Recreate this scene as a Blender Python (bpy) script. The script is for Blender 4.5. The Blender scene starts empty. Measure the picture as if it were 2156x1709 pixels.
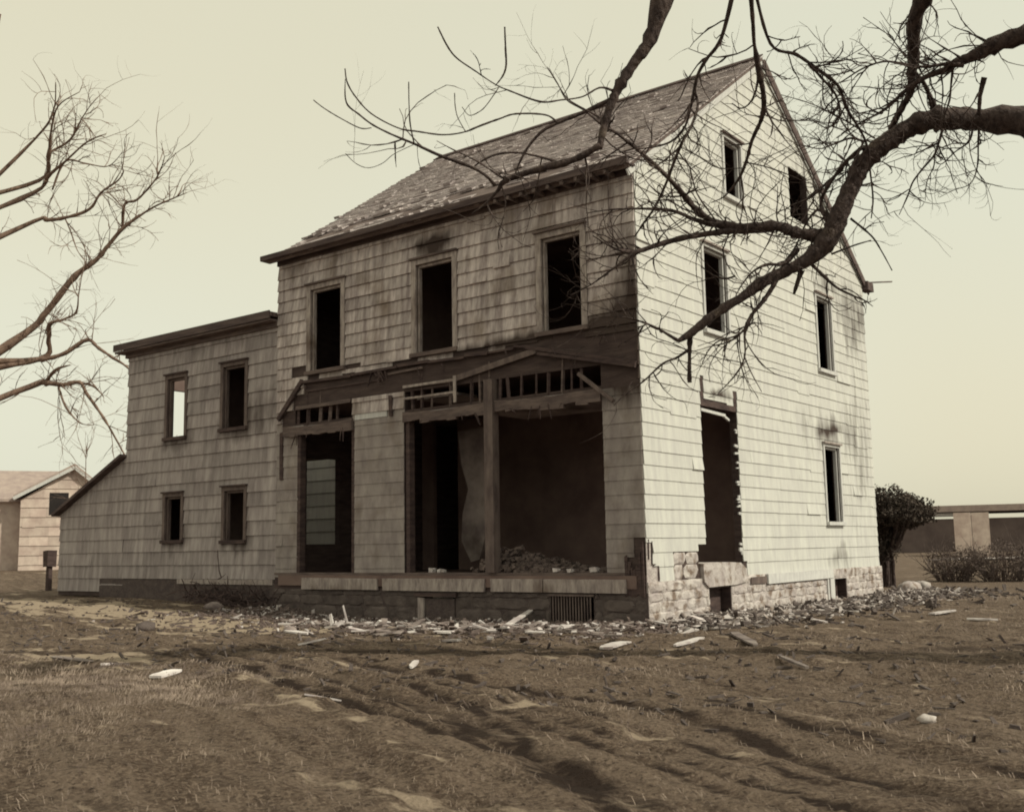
import bpy, math, random
import numpy as np
from mathutils import Vector, Matrix
random.seed(7)
rng = np.random.default_rng(7)
SC = bpy.context.scene
COL = SC.collection

# ------------------------------------------------------------------ camera
# photo frame of 2155 x 1709 units, focal length 2242 units
PW, PH, FL = 2155.0, 1708.7, 2241.9
ROLL, PITCH, YAW = math.radians(-1.0156), math.radians(7.5635), math.radians(37.595)
CAM = Vector((8.43, -14.23, 1.16))
_F = Vector((-math.sin(YAW)*math.cos(PITCH), math.cos(YAW)*math.cos(PITCH), math.sin(PITCH)))
_R0 = Vector((math.cos(YAW), math.sin(YAW), 0)); _U0 = _R0.cross(_F)
_R = _R0*math.cos(ROLL) + _U0*math.sin(ROLL)
_U = _U0*math.cos(ROLL) - _R0*math.sin(ROLL)
cam = bpy.data.cameras.new('camera'); camo = bpy.data.objects.new('camera', cam); COL.objects.link(camo)
m = Matrix.Identity(4)
for i in range(3):
    m[i][0], m[i][1], m[i][2], m[i][3] = _R[i], _U[i], -_F[i], CAM[i]
camo.matrix_world = m
cam.sensor_fit = 'HORIZONTAL'; cam.sensor_width = 36.0; cam.lens = FL/PW*36.0
cam.clip_start = 0.05; cam.clip_end = 3000
cam.dof.use_dof = True; cam.dof.focus_distance = 19.0; cam.dof.aperture_fstop = 6.5
SC.camera = camo

def ray(px, py):
    return (_F + _R*((px-PW/2)/FL) - _U*((py-PH/2)/FL)).normalized()
def at(px, py, d):
    return CAM + ray(px, py)*d
def onground(px, py, z=0.0):
    r = ray(px, py); return CAM + r*((z-CAM.z)/r.z)

# ------------------------------------------------------------------ light
SUN_EL, SUN_AZ = math.radians(40), math.radians(13)     # azimuth from +X towards +Y
SUN = Vector((math.cos(SUN_EL)*math.cos(SUN_AZ), math.cos(SUN_EL)*math.sin(SUN_AZ), math.sin(SUN_EL)))
w = bpy.data.worlds.new('World'); SC.world = w; w.use_nodes = True
nt = w.node_tree; nt.nodes.clear()
def N(t, tree, **k):
    n = tree.nodes.new(t)
    for a, b in k.items(): setattr(n, a, b)
    return n
sky = N('ShaderNodeTexSky', nt, sky_type='NISHITA', sun_disc=False)
sky.sun_elevation = SUN_EL; sky.sun_rotation = math.atan2(SUN.x, SUN.y)
sky.air_density = 1.6; sky.dust_density = 3.5
bw = N('ShaderNodeRGBToBW', nt)
comp = N('ShaderNodeMath', nt, operation='POWER'); comp.inputs[1].default_value = 0.12
mul = N('ShaderNodeMath', nt, operation='MULTIPLY'); mul.inputs[1].default_value = 5.6
tc = N('ShaderNodeTexCoord', nt)
nz = N('ShaderNodeTexNoise', nt); nz.inputs['Scale'].default_value = 1.1; nz.inputs['Detail'].default_value = 2.0
ramp = N('ShaderNodeValToRGB', nt)
ramp.color_ramp.elements[0].position = 0.36; ramp.color_ramp.elements[0].color = (1.0, 0.93, 0.68, 1)
ramp.color_ramp.elements[1].position = 0.60; ramp.color_ramp.elements[1].color = (0.985, 0.98, 0.785, 1)
mx = N('ShaderNodeVectorMath', nt, operation='SCALE')
bg = N('ShaderNodeBackground', nt); bg.inputs['Strength'].default_value = 0.1
wo = N('ShaderNodeOutputWorld', nt)
L = nt.links.new
L(sky.outputs[0], bw.inputs[0]); L(bw.outputs[0], comp.inputs[0]); L(comp.outputs[0], mul.inputs[0])
L(tc.outputs['Generated'], nz.inputs['Vector']); L(nz.outputs['Fac'], ramp.inputs[0])
L(ramp.outputs[0], mx.inputs[0]); L(mul.outputs[0], mx.inputs['Scale']); L(mx.outputs[0], bg.inputs['Color'])
L(bg.outputs[0], wo.inputs['Surface'])
sl = bpy.data.lights.new('sun', 'SUN'); sl.energy = 2.6; sl.angle = math.radians(0.6); sl.color = (1.0, 0.945, 0.755)
so = bpy.data.objects.new('sun', sl); COL.objects.link(so)
so.rotation_euler = SUN.to_track_quat('Z', 'Y').to_euler(); so.location = (20, 5, 30)
SC.view_settings.view_transform = 'Standard'; SC.view_settings.look = 'None'
SC.view_settings.exposure = 0.26; SC.view_settings.gamma = 1.0
SC.view_settings.use_curve_mapping = False
SC.cycles.pixel_filter_type = 'BLACKMAN_HARRIS'; SC.cycles.filter_width = 1.9

# ------------------------------------------------------------------ materials
def material(name, c1, c2, scale=4.0, stretch=(1, 1, 1), rough=0.85, bump=0.0, bscale=None, detail=5.0,
             lo=0.35, hi=0.65, attr=False, grain=None, per_object=0.0, c3=None, c3scale=0.6, c3lo=0.5, c3hi=0.7):
    """two-tone noise in world space; optional vertex attributes 'tone' (multiplier) and 'soot' (0..1 dark stain)"""
    mt = bpy.data.materials.new(name); mt.use_nodes = True
    t = mt.node_tree; t.nodes.clear(); Lk = t.links.new
    out = N('ShaderNodeOutputMaterial', t); bs = N('ShaderNodeBsdfPrincipled', t)
    bs.inputs['Roughness'].default_value = rough
    bs.inputs['Specular IOR Level'].default_value = 0.25
    Lk(bs.outputs[0], out.inputs[0])
    geo = N('ShaderNodeNewGeometry', t)
    mp = N('ShaderNodeVectorMath', t, operation='MULTIPLY'); mp.inputs[1].default_value = stretch
    Lk(geo.outputs['Position'], mp.inputs[0])
    n1 = N('ShaderNodeTexNoise', t); n1.inputs['Scale'].default_value = scale; n1.inputs['Detail'].default_value = detail
    n1.inputs['Roughness'].default_value = 0.62
    Lk(mp.outputs[0], n1.inputs['Vector'])
    mr = N('ShaderNodeMapRange', t); mr.inputs[1].default_value = lo; mr.inputs[2].default_value = hi
    Lk(n1.outputs['Fac'], mr.inputs[0])
    mix = N('ShaderNodeMix', t, data_type='RGBA')
    c1 = (c1[0], c1[1]*1.01, c1[2]*1.2); c2 = (c2[0], c2[1]*1.01, c2[2]*1.13)
    mix.inputs[6].default_value = (*c1, 1); mix.inputs[7].default_value = (*c2, 1)
    Lk(mr.outputs[0], mix.inputs[0])
    col = mix.outputs[2]
    if c3:
        n3 = N('ShaderNodeTexNoise', t); n3.inputs['Scale'].default_value = c3scale; n3.inputs['Detail'].default_value = 6
        Lk(geo.outputs['Position'], n3.inputs['Vector'])
        m3 = N('ShaderNodeMapRange', t); m3.inputs[1].default_value = c3lo; m3.inputs[2].default_value = c3hi
        Lk(n3.outputs['Fac'], m3.inputs[0])
        x3 = N('ShaderNodeMix', t, data_type='RGBA'); x3.inputs[7].default_value = (*c3, 1)
        Lk(m3.outputs[0], x3.inputs[0]); Lk(col, x3.inputs[6]); col = x3.outputs[2]
    if per_object:
        oi = N('ShaderNodeObjectInfo', t)
        mo = N('ShaderNodeMapRange', t); mo.inputs[3].default_value = 1-per_object; mo.inputs[4].default_value = 1+per_object
        Lk(oi.outputs['Random'], mo.inputs[0])
        sc = N('ShaderNodeVectorMath', t, operation='SCALE'); Lk(col, sc.inputs[0]); Lk(mo.outputs[0], sc.inputs['Scale']); col = sc.outputs[0]
    if attr:
        a1 = N('ShaderNodeAttribute', t, attribute_name='tone')
        sc = N('ShaderNodeVectorMath', t, operation='SCALE'); Lk(col, sc.inputs[0]); Lk(a1.outputs['Fac'], sc.inputs['Scale'])
        a2 = N('ShaderNodeAttribute', t, attribute_name='soot')
        ns = N('ShaderNodeTexNoise', t); ns.inputs['Scale'].default_value = 2.2; ns.inputs['Detail'].default_value = 6
        mps = N('ShaderNodeVectorMath', t, operation='MULTIPLY'); mps.inputs[1].default_value = (2.4, 2.4, 0.45)
        Lk(geo.outputs['Position'], mps.inputs[0]); Lk(mps.outputs[0], ns.inputs['Vector'])
        ad = N('ShaderNodeMath', t, operation='MULTIPLY_ADD')     # soot*2.1 + noise - 1.05
        ad.inputs[1].default_value = 1.5
        Lk(a2.outputs['Fac'], ad.inputs[0])
        sb = N('ShaderNodeMath', t, operation='SUBTRACT'); sb.inputs[1].default_value = 0.85; Lk(ns.outputs['Fac'], sb.inputs[0])
        Lk(sb.outputs[0], ad.inputs[2])
        ms = N('ShaderNodeMapRange', t); ms.inputs[1].default_value = 0.0; ms.inputs[2].default_value = 0.55
        Lk(ad.outputs[0], ms.inputs[0])
        xs = N('ShaderNodeMix', t, data_type='RGBA'); xs.inputs[7].default_value = (0.055, 0.038, 0.034, 1)
        Lk(ms.outputs[0], xs.inputs[0]); Lk(sc.outputs[0], xs.inputs[6]); col = xs.outputs[2]
    Lk(col, bs.inputs['Base Color'])
    if bump:
        nb = N('ShaderNodeTexNoise', t); nb.inputs['Scale'].default_value = bscale or scale*3; nb.inputs['Detail'].default_value = 8
        Lk(mp.outputs[0], nb.inputs['Vector'])
        b = N('ShaderNodeBump', t); b.inputs['Strength'].default_value = 1.0; b.inputs['Distance'].default_value = bump
        Lk(nb.outputs['Fac'], b.inputs['Height']); Lk(b.outputs[0], bs.inputs['Normal'])
    return mt

M = {}
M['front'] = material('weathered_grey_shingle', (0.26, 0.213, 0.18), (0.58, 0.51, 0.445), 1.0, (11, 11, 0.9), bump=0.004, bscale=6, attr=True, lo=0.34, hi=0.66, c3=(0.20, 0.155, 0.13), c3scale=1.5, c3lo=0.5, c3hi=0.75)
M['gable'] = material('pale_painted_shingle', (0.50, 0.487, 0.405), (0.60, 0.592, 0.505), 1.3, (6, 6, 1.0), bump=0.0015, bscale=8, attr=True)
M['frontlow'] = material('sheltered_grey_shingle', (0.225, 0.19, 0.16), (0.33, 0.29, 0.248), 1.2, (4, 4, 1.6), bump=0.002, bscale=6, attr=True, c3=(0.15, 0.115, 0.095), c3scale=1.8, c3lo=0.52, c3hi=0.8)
M['annex'] = material('grey_annex_shingle', (0.215, 0.18, 0.155), (0.40, 0.355, 0.312), 1.0, (8, 8, 1.0), bump=0.004, bscale=6, attr=True, lo=0.3, hi=0.7)
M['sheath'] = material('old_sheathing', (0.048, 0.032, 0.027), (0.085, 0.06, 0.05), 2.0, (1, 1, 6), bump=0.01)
M['char'] = material('charred_wood', (0.045, 0.030, 0.027), (0.10, 0.068, 0.057), 3.0, (1, 1, 4), bump=0.012)
M['brown'] = material('brown_bare_wood', (0.09, 0.066, 0.055), (0.17, 0.13, 0.107), 2.5, (3, 3, 1), bump=0.006)
M['brownh'] = material('brown_bare_board', (0.085, 0.062, 0.052), (0.17, 0.128, 0.105), 2.5, (1, 3, 6), bump=0.006)
M['trim'] = material('weathered_trim_paint', (0.22, 0.18, 0.15), (0.42, 0.36, 0.30), 4.0, (4, 4, 1), bump=0.003, c3=(0.12, 0.085, 0.07), c3scale=1.4, c3lo=0.55, c3hi=0.75)
M['trimw'] = material('pale_trim_paint', (0.48, 0.465, 0.40), (0.60, 0.59, 0.52), 4.0, (4, 4, 1), bump=0.002)
M['fascia'] = material('dark_eave_board', (0.06, 0.042, 0.037), (0.13, 0.095, 0.08), 2.0, (0.7, 4, 6), bump=0.004)
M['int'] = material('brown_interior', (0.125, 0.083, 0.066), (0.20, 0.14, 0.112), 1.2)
M['plaster'] = material('stained_plaster', (0.16, 0.125, 0.105), (0.36, 0.30, 0.25), 1.5, c3=(0.07, 0.05, 0.045), c3scale=1.0)
M['stone'] = material('whitewashed_stone', (0.37, 0.32, 0.27), (0.56, 0.51, 0.445), 3.5, bump=0.04, bscale=7, c3=(0.20, 0.15, 0.125), c3scale=6.0, c3lo=0.48, c3hi=0.66, per_object=0.03)
M['mortar'] = material('old_mortar', (0.34, 0.29, 0.245), (0.50, 0.45, 0.39), 7.0, bump=0.03, bscale=16)
M['dstone'] = material('dark_stone', (0.075, 0.058, 0.048), (0.13, 0.104, 0.088), 4, bump=0.02, per_object=0.12)  # also the front foundation, a shaded copy of the gable stone
M['dmortar'] = material('shaded_mortar', (0.07, 0.052, 0.045), (0.11, 0.085, 0.072), 7, bump=0.02)
M['roof'] = material('weathered_roof_shingle', (0.25, 0.205, 0.178), (0.56, 0.50, 0.445), 1.6, (1.2, 5, 5), bump=0.006, bscale=9, attr=True)
M['deck'] = material('roof_sheathing', (0.09, 0.065, 0.055), (0.19, 0.145, 0.12), 2.0, (1, 8, 1), bump=0.004)
M['pale'] = material('pale_split_wood', (0.42, 0.36, 0.31), (0.68, 0.63, 0.56), 5, bump=0.006, per_object=0.22)
M['mid'] = material('grey_scrap_wood', (0.16, 0.125, 0.105), (0.34, 0.285, 0.24), 5, bump=0.006, per_object=0.25)
M['bark'] = material('dark_bark', (0.030, 0.020, 0.017), (0.10, 0.072, 0.060), 16.0, (1, 1, 0.6), bump=0.03, bscale=26, c3=(0.15, 0.115, 0.095), c3scale=4.0, c3lo=0.6, c3hi=0.8)
M['barkl'] = material('brown_far_bark', (0.15, 0.098, 0.068), (0.25, 0.17, 0.12), 5.0, bump=0.01)
M['leafdark'] = material('dense_dark_twigs', (0.045, 0.034, 0.026), (0.10, 0.078, 0.058), 8.0)
M['shrub'] = material('brown_shrub_twigs', (0.085, 0.062, 0.05), (0.17, 0.13, 0.105), 8.0)
M['grass'] = material('dry_grass', (0.12, 0.087, 0.066), (0.40, 0.315, 0.235), 1.6, lo=0.38, hi=0.66, attr=False)
M['farwall'] = material('far_pale_siding', (0.44, 0.34, 0.26), (0.60, 0.50, 0.40), 2.0, per_object=0.12)
M['farroof'] = material('far_roof', (0.30, 0.235, 0.19), (0.40, 0.32, 0.26), 3.0, bump=0.01)
M['fardark'] = material('far_dark_wall', (0.10, 0.075, 0.062), (0.15, 0.115, 0.098), 0.6)
M['glass'] = material('dark_far_glass', (0.02, 0.016, 0.014), (0.03, 0.024, 0.022), 2.0, rough=0.2)

# ------------------------------------------------------------------ mesh helpers
class MB:
    def __init__(s): s.v = []; s.f = []; s.tone = []; s.soot = []
    def add(s, vs, fs, tone=1.0, soot=None):
        b = len(s.v); s.v += [tuple(p) for p in vs]
        s.f += [tuple(b+i for i in f) for f in fs]
        s.tone += [tone]*len(vs); s.soot += (soot if soot else [0.0]*len(vs))
    def build(s, name, mat, parent=None, smooth=False, attr=False):
        me = bpy.data.meshes.new(name)
        me.from_pydata(s.v, [], s.f)
        if attr:
            for nm, data in (('tone', s.tone), ('soot', s.soot)):
                a = me.attributes.new(nm, 'FLOAT', 'POINT'); a.data.foreach_set('value', data)
        if smooth: me.polygons.foreach_set('use_smooth', [True]*len(me.polygons))
        me.materials.append(mat); me.update()
        o = bpy.data.objects.new(name, me); COL.objects.link(o)
        if parent is not None:
            o.parent = parent; o.matrix_parent_inverse = Matrix.Translation(-world_loc(parent))
        return o
def world_loc(o):
    l = Vector(o.get('wl', (0, 0, 0))) if 'wl' in o else Vector((0, 0, 0))
    return l
def empty(name, loc, label=None, cat=None, group=None):
    o = bpy.data.objects.new(name, None); COL.objects.link(o); o.location = loc; o.empty_display_size = 0.3
    o['wl'] = tuple(loc); tag(o, label, cat, group); return o
def tag(o, label=None, cat=None, group=None, kind=None):
    if label: o['label'] = label
    if cat: o['category'] = cat
    if group: o['group'] = group
    if kind: o['kind'] = kind
    return o

def box(mb, x0, x1, y0, y1, z0, z1, jit=0.0, **k):
    vs = [(x, y, z) for z in (z0, z1) for (x, y) in ((x0, y0), (x1, y0), (x1, y1), (x0, y1))]
    if jit: vs = [(a+random.uniform(-jit, jit), b+random.uniform(-jit, jit), c+random.uniform(-jit, jit)) for a, b, c in vs]
    mb.add(vs, [(3, 2, 1, 0), (4, 5, 6, 7), (0, 1, 5, 4), (1, 2, 6, 5), (2, 3, 7, 6), (3, 0, 4, 7)], **k)
def beam(mb, a, b, wdt, hgt, up=Vector((0, 0, 1)), jit=0.0, taper=1.0, **k):
    """box bar from a to b; wdt across, hgt along up"""
    a = Vector(a); b = Vector(b); d = (b-a).normalized(); s = d.cross(up)
    if s.length < 1e-4: s = d.cross(Vector((0, 1, 0)))
    s.normalize(); u = s.cross(d)
    vs = []
    for p, q in ((a, 1.0), (b, taper)):
        for i, j in ((-1, -1), (1, -1), (1, 1), (-1, 1)):
            vs.append(p + s*(i*wdt/2*q) + u*(j*hgt/2*q) + d*random.uniform(-jit, jit))
    mb.add(vs, [(0, 1, 2, 3), (7, 6, 5, 4), (0, 4, 5, 1), (1, 5, 6, 2), (2, 6, 7, 3), (3, 7, 4, 0)], **k)

class Frame:
    """a wall plane: point = o + u*eu + v*ev + n*en"""
    def __init__(s, o, eu, ev, en): s.o, s.eu, s.ev, s.en = Vector(o), Vector(eu), Vector(ev), Vector(en)
    def p(s, u, v, n=0.0): return s.o + s.eu*u + s.ev*v + s.en*n
FRONT = Frame((0, 0, 0), (1, 0, 0), (0, 0, 1), (0, -1, 0))
GABLE = Frame((0, 0, 0), (0, 1, 0), (0, 0, 1), (1, 0, 0))

def clip(poly, a, b, c):
    """keep a*u+b*v+c >= 0"""
    out = []
    for i in range(len(poly)):
        p, q = poly[i], poly[(i+1) % len(poly)]
        dp, dq = a*p[0]+b*p[1]+c, a*q[0]+b*q[1]+c
        if dp >= 0: out.append(p)
        if dp*dq < 0:
            t = dp/(dp-dq); out.append((p[0]+(q[0]-p[0])*t, p[1]+(q[1]-p[1])*t))
    return out
def subtract(rects, h):
    out = []
    for r in rects:
        u0, u1, v0, v1 = r; a, b, c, d = h
        if a >= u1 or b <= u0 or c >= v1 or d <= v0: out.append(r); continue
        if a > u0: out.append((u0, a, v0, v1))
        if b < u1: out.append((b, u1, v0, v1))
        m0, m1 = max(u0, a), min(u1, b)
        if c > v0: out.append((m0, m1, v0, c))
        if d < v1: out.append((m0, m1, d, v1))
    return out
def prism(mb, fr, poly, nfun, nback, tone=1.0, sootf=None):
    k = len(poly)
    # orientation
    A = sum(poly[i][0]*poly[(i+1) % k][1]-poly[(i+1) % k][0]*poly[i][1] for i in range(k))
    if A < 0: poly = poly[::-1]
    fv = [fr.p(u, v, nfun(u, v)) for u, v in poly]; bv = [fr.p(u, v, nback) for u, v in poly]
    flip = fr.eu.cross(fr.ev).dot(fr.en) < 0
    fs = [tuple(range(k)), tuple(range(2*k-1, k-1, -1))] + [(i, k+i, k+(i+1) % k, (i+1) % k) for i in range(k)]
    if flip: fs = [f[::-1] for f in fs]
    s = [sootf(u, v) for u, v in poly]*2 if sootf else None
    mb.add(fv+bv, fs, tone=tone, soot=s)
def wall_panel(mb, fr, rect, holes, thick, halfplanes=(), n=0.0):
    rs = [rect]
    for h in holes: rs = subtract(rs, h)
    for u0, u1, v0, v1 in rs:
        poly = [(u0, v0), (u1, v0), (u1, v1), (u0, v1)]
        for hp in halfplanes:
            poly = clip(poly, *hp)
            if len(poly) < 3: break
        if len(poly) >= 3: prism(mb, fr, poly, lambda u, v: n, n-thick)

def siding(fr, u0, u1, courses, wmin, wmax, holes, halfplanes=(), sootf=None, wedge=(0.026, 0.009), tonevar=0.16, ragged=(), gap=0.0009):
    """list of (size, mesh data) shingles; courses = ascending butt heights"""
    out = []
    for ci in range(len(courses)-1):
        v0, v1 = courses[ci], courses[ci+1]
        u = u0 - random.uniform(0, wmax)
        while u < u1:
            wd = random.uniform(wmin, wmax); a, b = max(u, u0), min(u+wd, u1); u += wd
            if b-a < 0.04: continue
            ja, jb = gap, (random.uniform(-0.004, 0.002) if random.random() > 0.012 else random.uniform(-0.05, -0.02))
            mb = MB(); rs = [(a+ja, b-ja, v0+jb, v1+0.006)]
            for h in holes: rs = subtract(rs, h)
            rag = False
            for (ra, rb, rc, rd, pr) in ragged:
                if a < rb and b > ra and v0 < rd and v1 > rc and random.random() < pr: rag = True
            if rag: 
                if random.random() < 0.5: continue
                rs = [(r[0], r[1], r[2]+random.uniform(0, 0.1), r[3]) for r in rs if r[3]-r[2] > 0.12]
            tone = 1+random.uniform(-tonevar, tonevar)
            lift = random.uniform(0, 0.005) + (0.02 if random.random() < 0.015 else 0)
            area = 0
            for r in rs:
                if r[1]-r[0] < 0.012 or r[3]-r[2] < 0.012: continue
                poly = [(r[0], r[2]), (r[1], r[2]), (r[1], r[3]), (r[0], r[3])]
                for hp in halfplanes:
                    poly = clip(poly, *hp)
                    if len(poly) < 3: break
                if len(poly) < 3: continue
                f = lambda uu, vv: (wedge[0]+lift) + (wedge[1]-wedge[0]-lift)*min(1, max(0, (vv-v0)/(v1-v0)))
                prism(mb, fr, poly, f, 0.001, tone=tone, sootf=sootf)
                area += (r[1]-r[0])*(r[3]-r[2])
            if mb.v:
                c = Vector(mb.v[0]); out.append((area/((c-CAM).length**2), mb))
    return out
def place_pieces(pieces, name, mat, parent, quota, attr=True):
    pieces.sort(key=lambda t: -t[0])
    for _, mb in pieces[:quota]: mb.build(name, mat, parent, attr=attr)
    if len(pieces) > quota:
        big = MB()
        for _, mb in pieces[quota:]:
            b = len(big.v); big.v += mb.v; big.f += [tuple(b+i for i in f) for f in mb.f]; big.tone += mb.tone; big.soot += mb.soot
        o = big.build(name, mat, parent, attr=attr); o['kind'] = 'stuff'

# ------------------------------------------------------------------ ground
def smooth_noise(x, y, s, seed):
    xs, ys = x/s, y/s
    xi, yi = np.floor(xs).astype(int), np.floor(ys).astype(int); xf, yf = xs-xi, ys-yi
    def h(a, b):
        n = (a*374761393 + b*668265263 + seed*974634777) & 0x7fffffff
        n = ((n ^ (n >> 13))*1274126177) & 0x7fffffff
        return ((n ^ (n >> 16)) & 0xffff)/65535.0
    fx, fy = xf*xf*(3-2*xf), yf*yf*(3-2*yf)
    return ((h(xi, yi)*(1-fx)+h(xi+1, yi)*fx)*(1-fy) + (h(xi, yi+1)*(1-fx)+h(xi+1, yi+1)*fx)*fy) - 0.5
def seg_dist(x, y, pts):
    d = np.full(x.shape, 1e9)
    for (ax, ay), (bx, by) in zip(pts[:-1], pts[1:]):
        vx, vy = bx-ax, by-ay; t = np.clip(((x-ax)*vx+(y-ay)*vy)/(vx*vx+vy*vy), 0, 1)
        d = np.minimum(d, np.hypot(x-ax-t*vx, y-ay-t*vy))
    return d
RUTS = [  # wheel ruts and one limb-shadow band pressed in the turf: points, half width, depth
    ([(-3.5, -5.9), (-0.12, -7.05), (1.5, -7.67), (2.73, -8.14), (4.19, -8.91), (6.5, -10.2)], 0.13, 0.10),
    ([(-1.5, -7.0), (0.8, -7.75), (2.03, -8.29), (3.17, -8.73), (4.6, -9.25), (6.6, -10.6)], 0.12, 0.08),
    ([(0.0, -6.3), (2.0, -6.9), (2.86, -7.07), (3.54, -7.15), (4.43, -7.35), (5.22, -7.85), (6.4, -8.7), (8.0, -9.9)], 0.13, 0.085),
    ([(1.4, -7.2), (3.0, -7.95), (4.1, -8.67), (5.4, -9.8)], 0.09, 0.05),
    ([(4.2, -6.6), (5.58, -7.58), (6.06, -7.74), (7.4, -8.5)], 0.09, 0.06),
    ([(-5.0, -7.6), (-0.7, -5.77), (1.02, -4.69), (3.37, -3.48), (5.09, -2.3), (8, 0)], 0.22, 0.05),
    ([(-9, -5.5), (-4, -5.0), (0.5, -3.9), (3.0, -2.5)], 0.15, 0.03)]
for _o, _w in ((-0.55, 0.07), (-0.30, 0.05), (0.36, 0.06), (0.62, 0.05), (1.05, 0.06)):
    RUTS.append(([(-2.5+_o*0.5, -6.2+_o), (-0.12, -7.05+_o), (1.5, -7.62+_o), (2.9, -8.12+_o*0.9), (4.4, -8.85+_o*0.8), (7, -10.3+_o)], _w, 0.05))
RIDGES = [([(0.2, -7.95), (1.77, -8.5), (3.29, -9.15), (4.6, -10.0)], 0.18, 0.05),
          ([(-0.7, -6.4), (1.4, -7.3), (3.0, -7.6), (4.6, -8.3)], 0.16, 0.03)]
def ground_h(x, y):
    x = np.asarray(x, float); y = np.asarray(y, float)
    r = np.hypot(x-CAM.x, y-CAM.y)
    h = 0.2/(1+np.exp((x+9.5)/1.4))                                     # slightly higher by the wing
    h = h - 0.13*np.exp(-((x+4.0)/2.6)**2 - ((y+0.5)/2.0)**2)
    h = h - 0.10*np.exp(-((x-0.6)/1.2)**2 - ((y-7.5)/3.5)**2)
    h = h + 0.55*np.clip((-x-20)/28, 0, 1)
    h = h + 0.06*smooth_noise(x, y, 3.1, 1)*np.clip((r-2)/6, 0.3, 1) + 0.06*smooth_noise(x, y, 1.2, 2)
    near = np.clip(1.4-r/26, 0.0, 1)
    h = h + near*(0.026*smooth_noise(x, y, 0.42, 3) + 0.042*smooth_noise(x, y, 0.19, 4) + 0.030*smooth_noise(x, y, 0.10, 5))
    ca, sa = math.cos(math.radians(24)), math.sin(math.radians(24)); xr, yr = x*ca-y*sa, x*sa+y*ca
    h = h + near*(0.035*smooth_noise(xr, yr*5.5, 2.1, 41) + 0.022*smooth_noise(xr, yr*6, 0.9, 42))
    wob = 0.05*smooth_noise(x, y, 0.3, 8)
    for pts, wd, dp in RUTS:
        d = seg_dist(x, y, pts)+wob
        dp = dp*0.30; wd = wd*0.9; h = h - dp*np.exp(-(d/wd)**2)*(0.8+0.8*smooth_noise(x, y, 0.6, 9)) + dp*0.45*np.exp(-((d-wd*2.0)/(wd*0.7))**2)
    for pts, wd, dp in RIDGES:
        d = seg_dist(x, y, pts)+wob; h = h + dp*np.exp(-(d/wd)**2)
    return h
def gh(x, y): return float(ground_h(np.array([x]), np.array([y]))[0])

def axis(lo, hi, step, far):
    a = list(np.arange(lo, hi, step)); s = step; p = lo; left = []
    while p > -far: s *= 1.18; p -= s; left.append(p)
    s = step; p = a[-1]; right = []
    while p < far: s *= 1.18; p += s; right.append(p)
    return np.array(left[::-1]+a+right)
gx, gy = axis(-16, 9.5, 0.06, 900), axis(-12.6, 5, 0.06, 900)
X, Y = np.meshgrid(gx, gy); Z = ground_h(X.ravel(), Y.ravel())
nv = X.size; me = bpy.data.meshes.new('ground'); me.vertices.add(nv)
me.vertices.foreach_set('co', np.stack([X.ravel(), Y.ravel(), Z], 1).ravel())
nx, ny = len(gx), len(gy)
idx = np.arange(nv).reshape(ny, nx)
q = np.stack([idx[:-1, :-1], idx[:-1, 1:], idx[1:, 1:], idx[1:, :-1]], -1).reshape(-1, 4)
me.loops.add(q.size); me.loops.foreach_set('vertex_index', q.ravel())
me.polygons.add(len(q)); me.polygons.foreach_set('loop_start', np.arange(0, q.size, 4))
me.polygons.foreach_set('use_smooth', np.ones(len(q), bool))
# worn-earth / sand mask baked as an attribute (the left patch's sunlight is put into the soil colour)
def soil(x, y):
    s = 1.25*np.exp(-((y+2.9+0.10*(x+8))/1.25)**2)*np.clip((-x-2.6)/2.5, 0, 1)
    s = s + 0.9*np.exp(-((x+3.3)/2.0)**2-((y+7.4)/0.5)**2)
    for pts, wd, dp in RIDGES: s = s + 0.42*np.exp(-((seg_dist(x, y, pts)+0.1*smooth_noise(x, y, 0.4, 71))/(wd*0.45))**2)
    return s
def dark_soil(x, y):
    d = 0
    for pts, wd, dp in RUTS[:5]+RUTS[7:]: d = np.maximum(d, np.exp(-((seg_dist(x, y, pts)+0.07*smooth_noise(x, y, 0.22, 61))/(wd*0.52))**2))
    d = np.maximum(d, 0.5*np.exp(-(seg_dist(x, y, RUTS[5][0])/0.2)**2))  # long band of the limb's cast shadow, painted into the soil
    return d
XR, YR = X.ravel(), Y.ravel()
a = me.attributes.new('sunlit_sand', 'FLOAT', 'POINT'); a.data.foreach_set('value', soil(XR, YR))
a = me.attributes.new('rut_and_shadow', 'FLOAT', 'POINT'); a.data.foreach_set('value', np.clip(dark_soil(XR, YR), 0, 1))
me.update(calc_edges=True)
gm = bpy.data.materials.new('ground'); gm.use_nodes = True; t = gm.node_tree; t.nodes.clear(); Lk = t.links.new
out = N('ShaderNodeOutputMaterial', t); bs = N('ShaderNodeBsdfPrincipled', t); bs.inputs['Roughness'].default_value = 0.95
bs.inputs['Specular IOR Level'].default_value = 0.1
Lk(bs.outputs[0], out.inputs[0]); geo = N('ShaderNodeNewGeometry', t)
def noise(scale, detail=6, vec=None, rough=0.6):
    n = N('ShaderNodeTexNoise', t); n.inputs['Scale'].default_value = scale; n.inputs['Detail'].default_value = detail
    n.inputs['Roughness'].default_value = rough
    Lk(vec or geo.outputs['Position'], n.inputs['Vector']); return n.outputs['Fac']
def rng_(v, a, b, c=0.0, d=1.0):
    n = N('ShaderNodeMapRange', t); n.inputs[1].default_value = a; n.inputs[2].default_value = b
    n.inputs[3].default_value = c; n.inputs[4].default_value = d; Lk(v, n.inputs[0]); return n.outputs[0]
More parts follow.
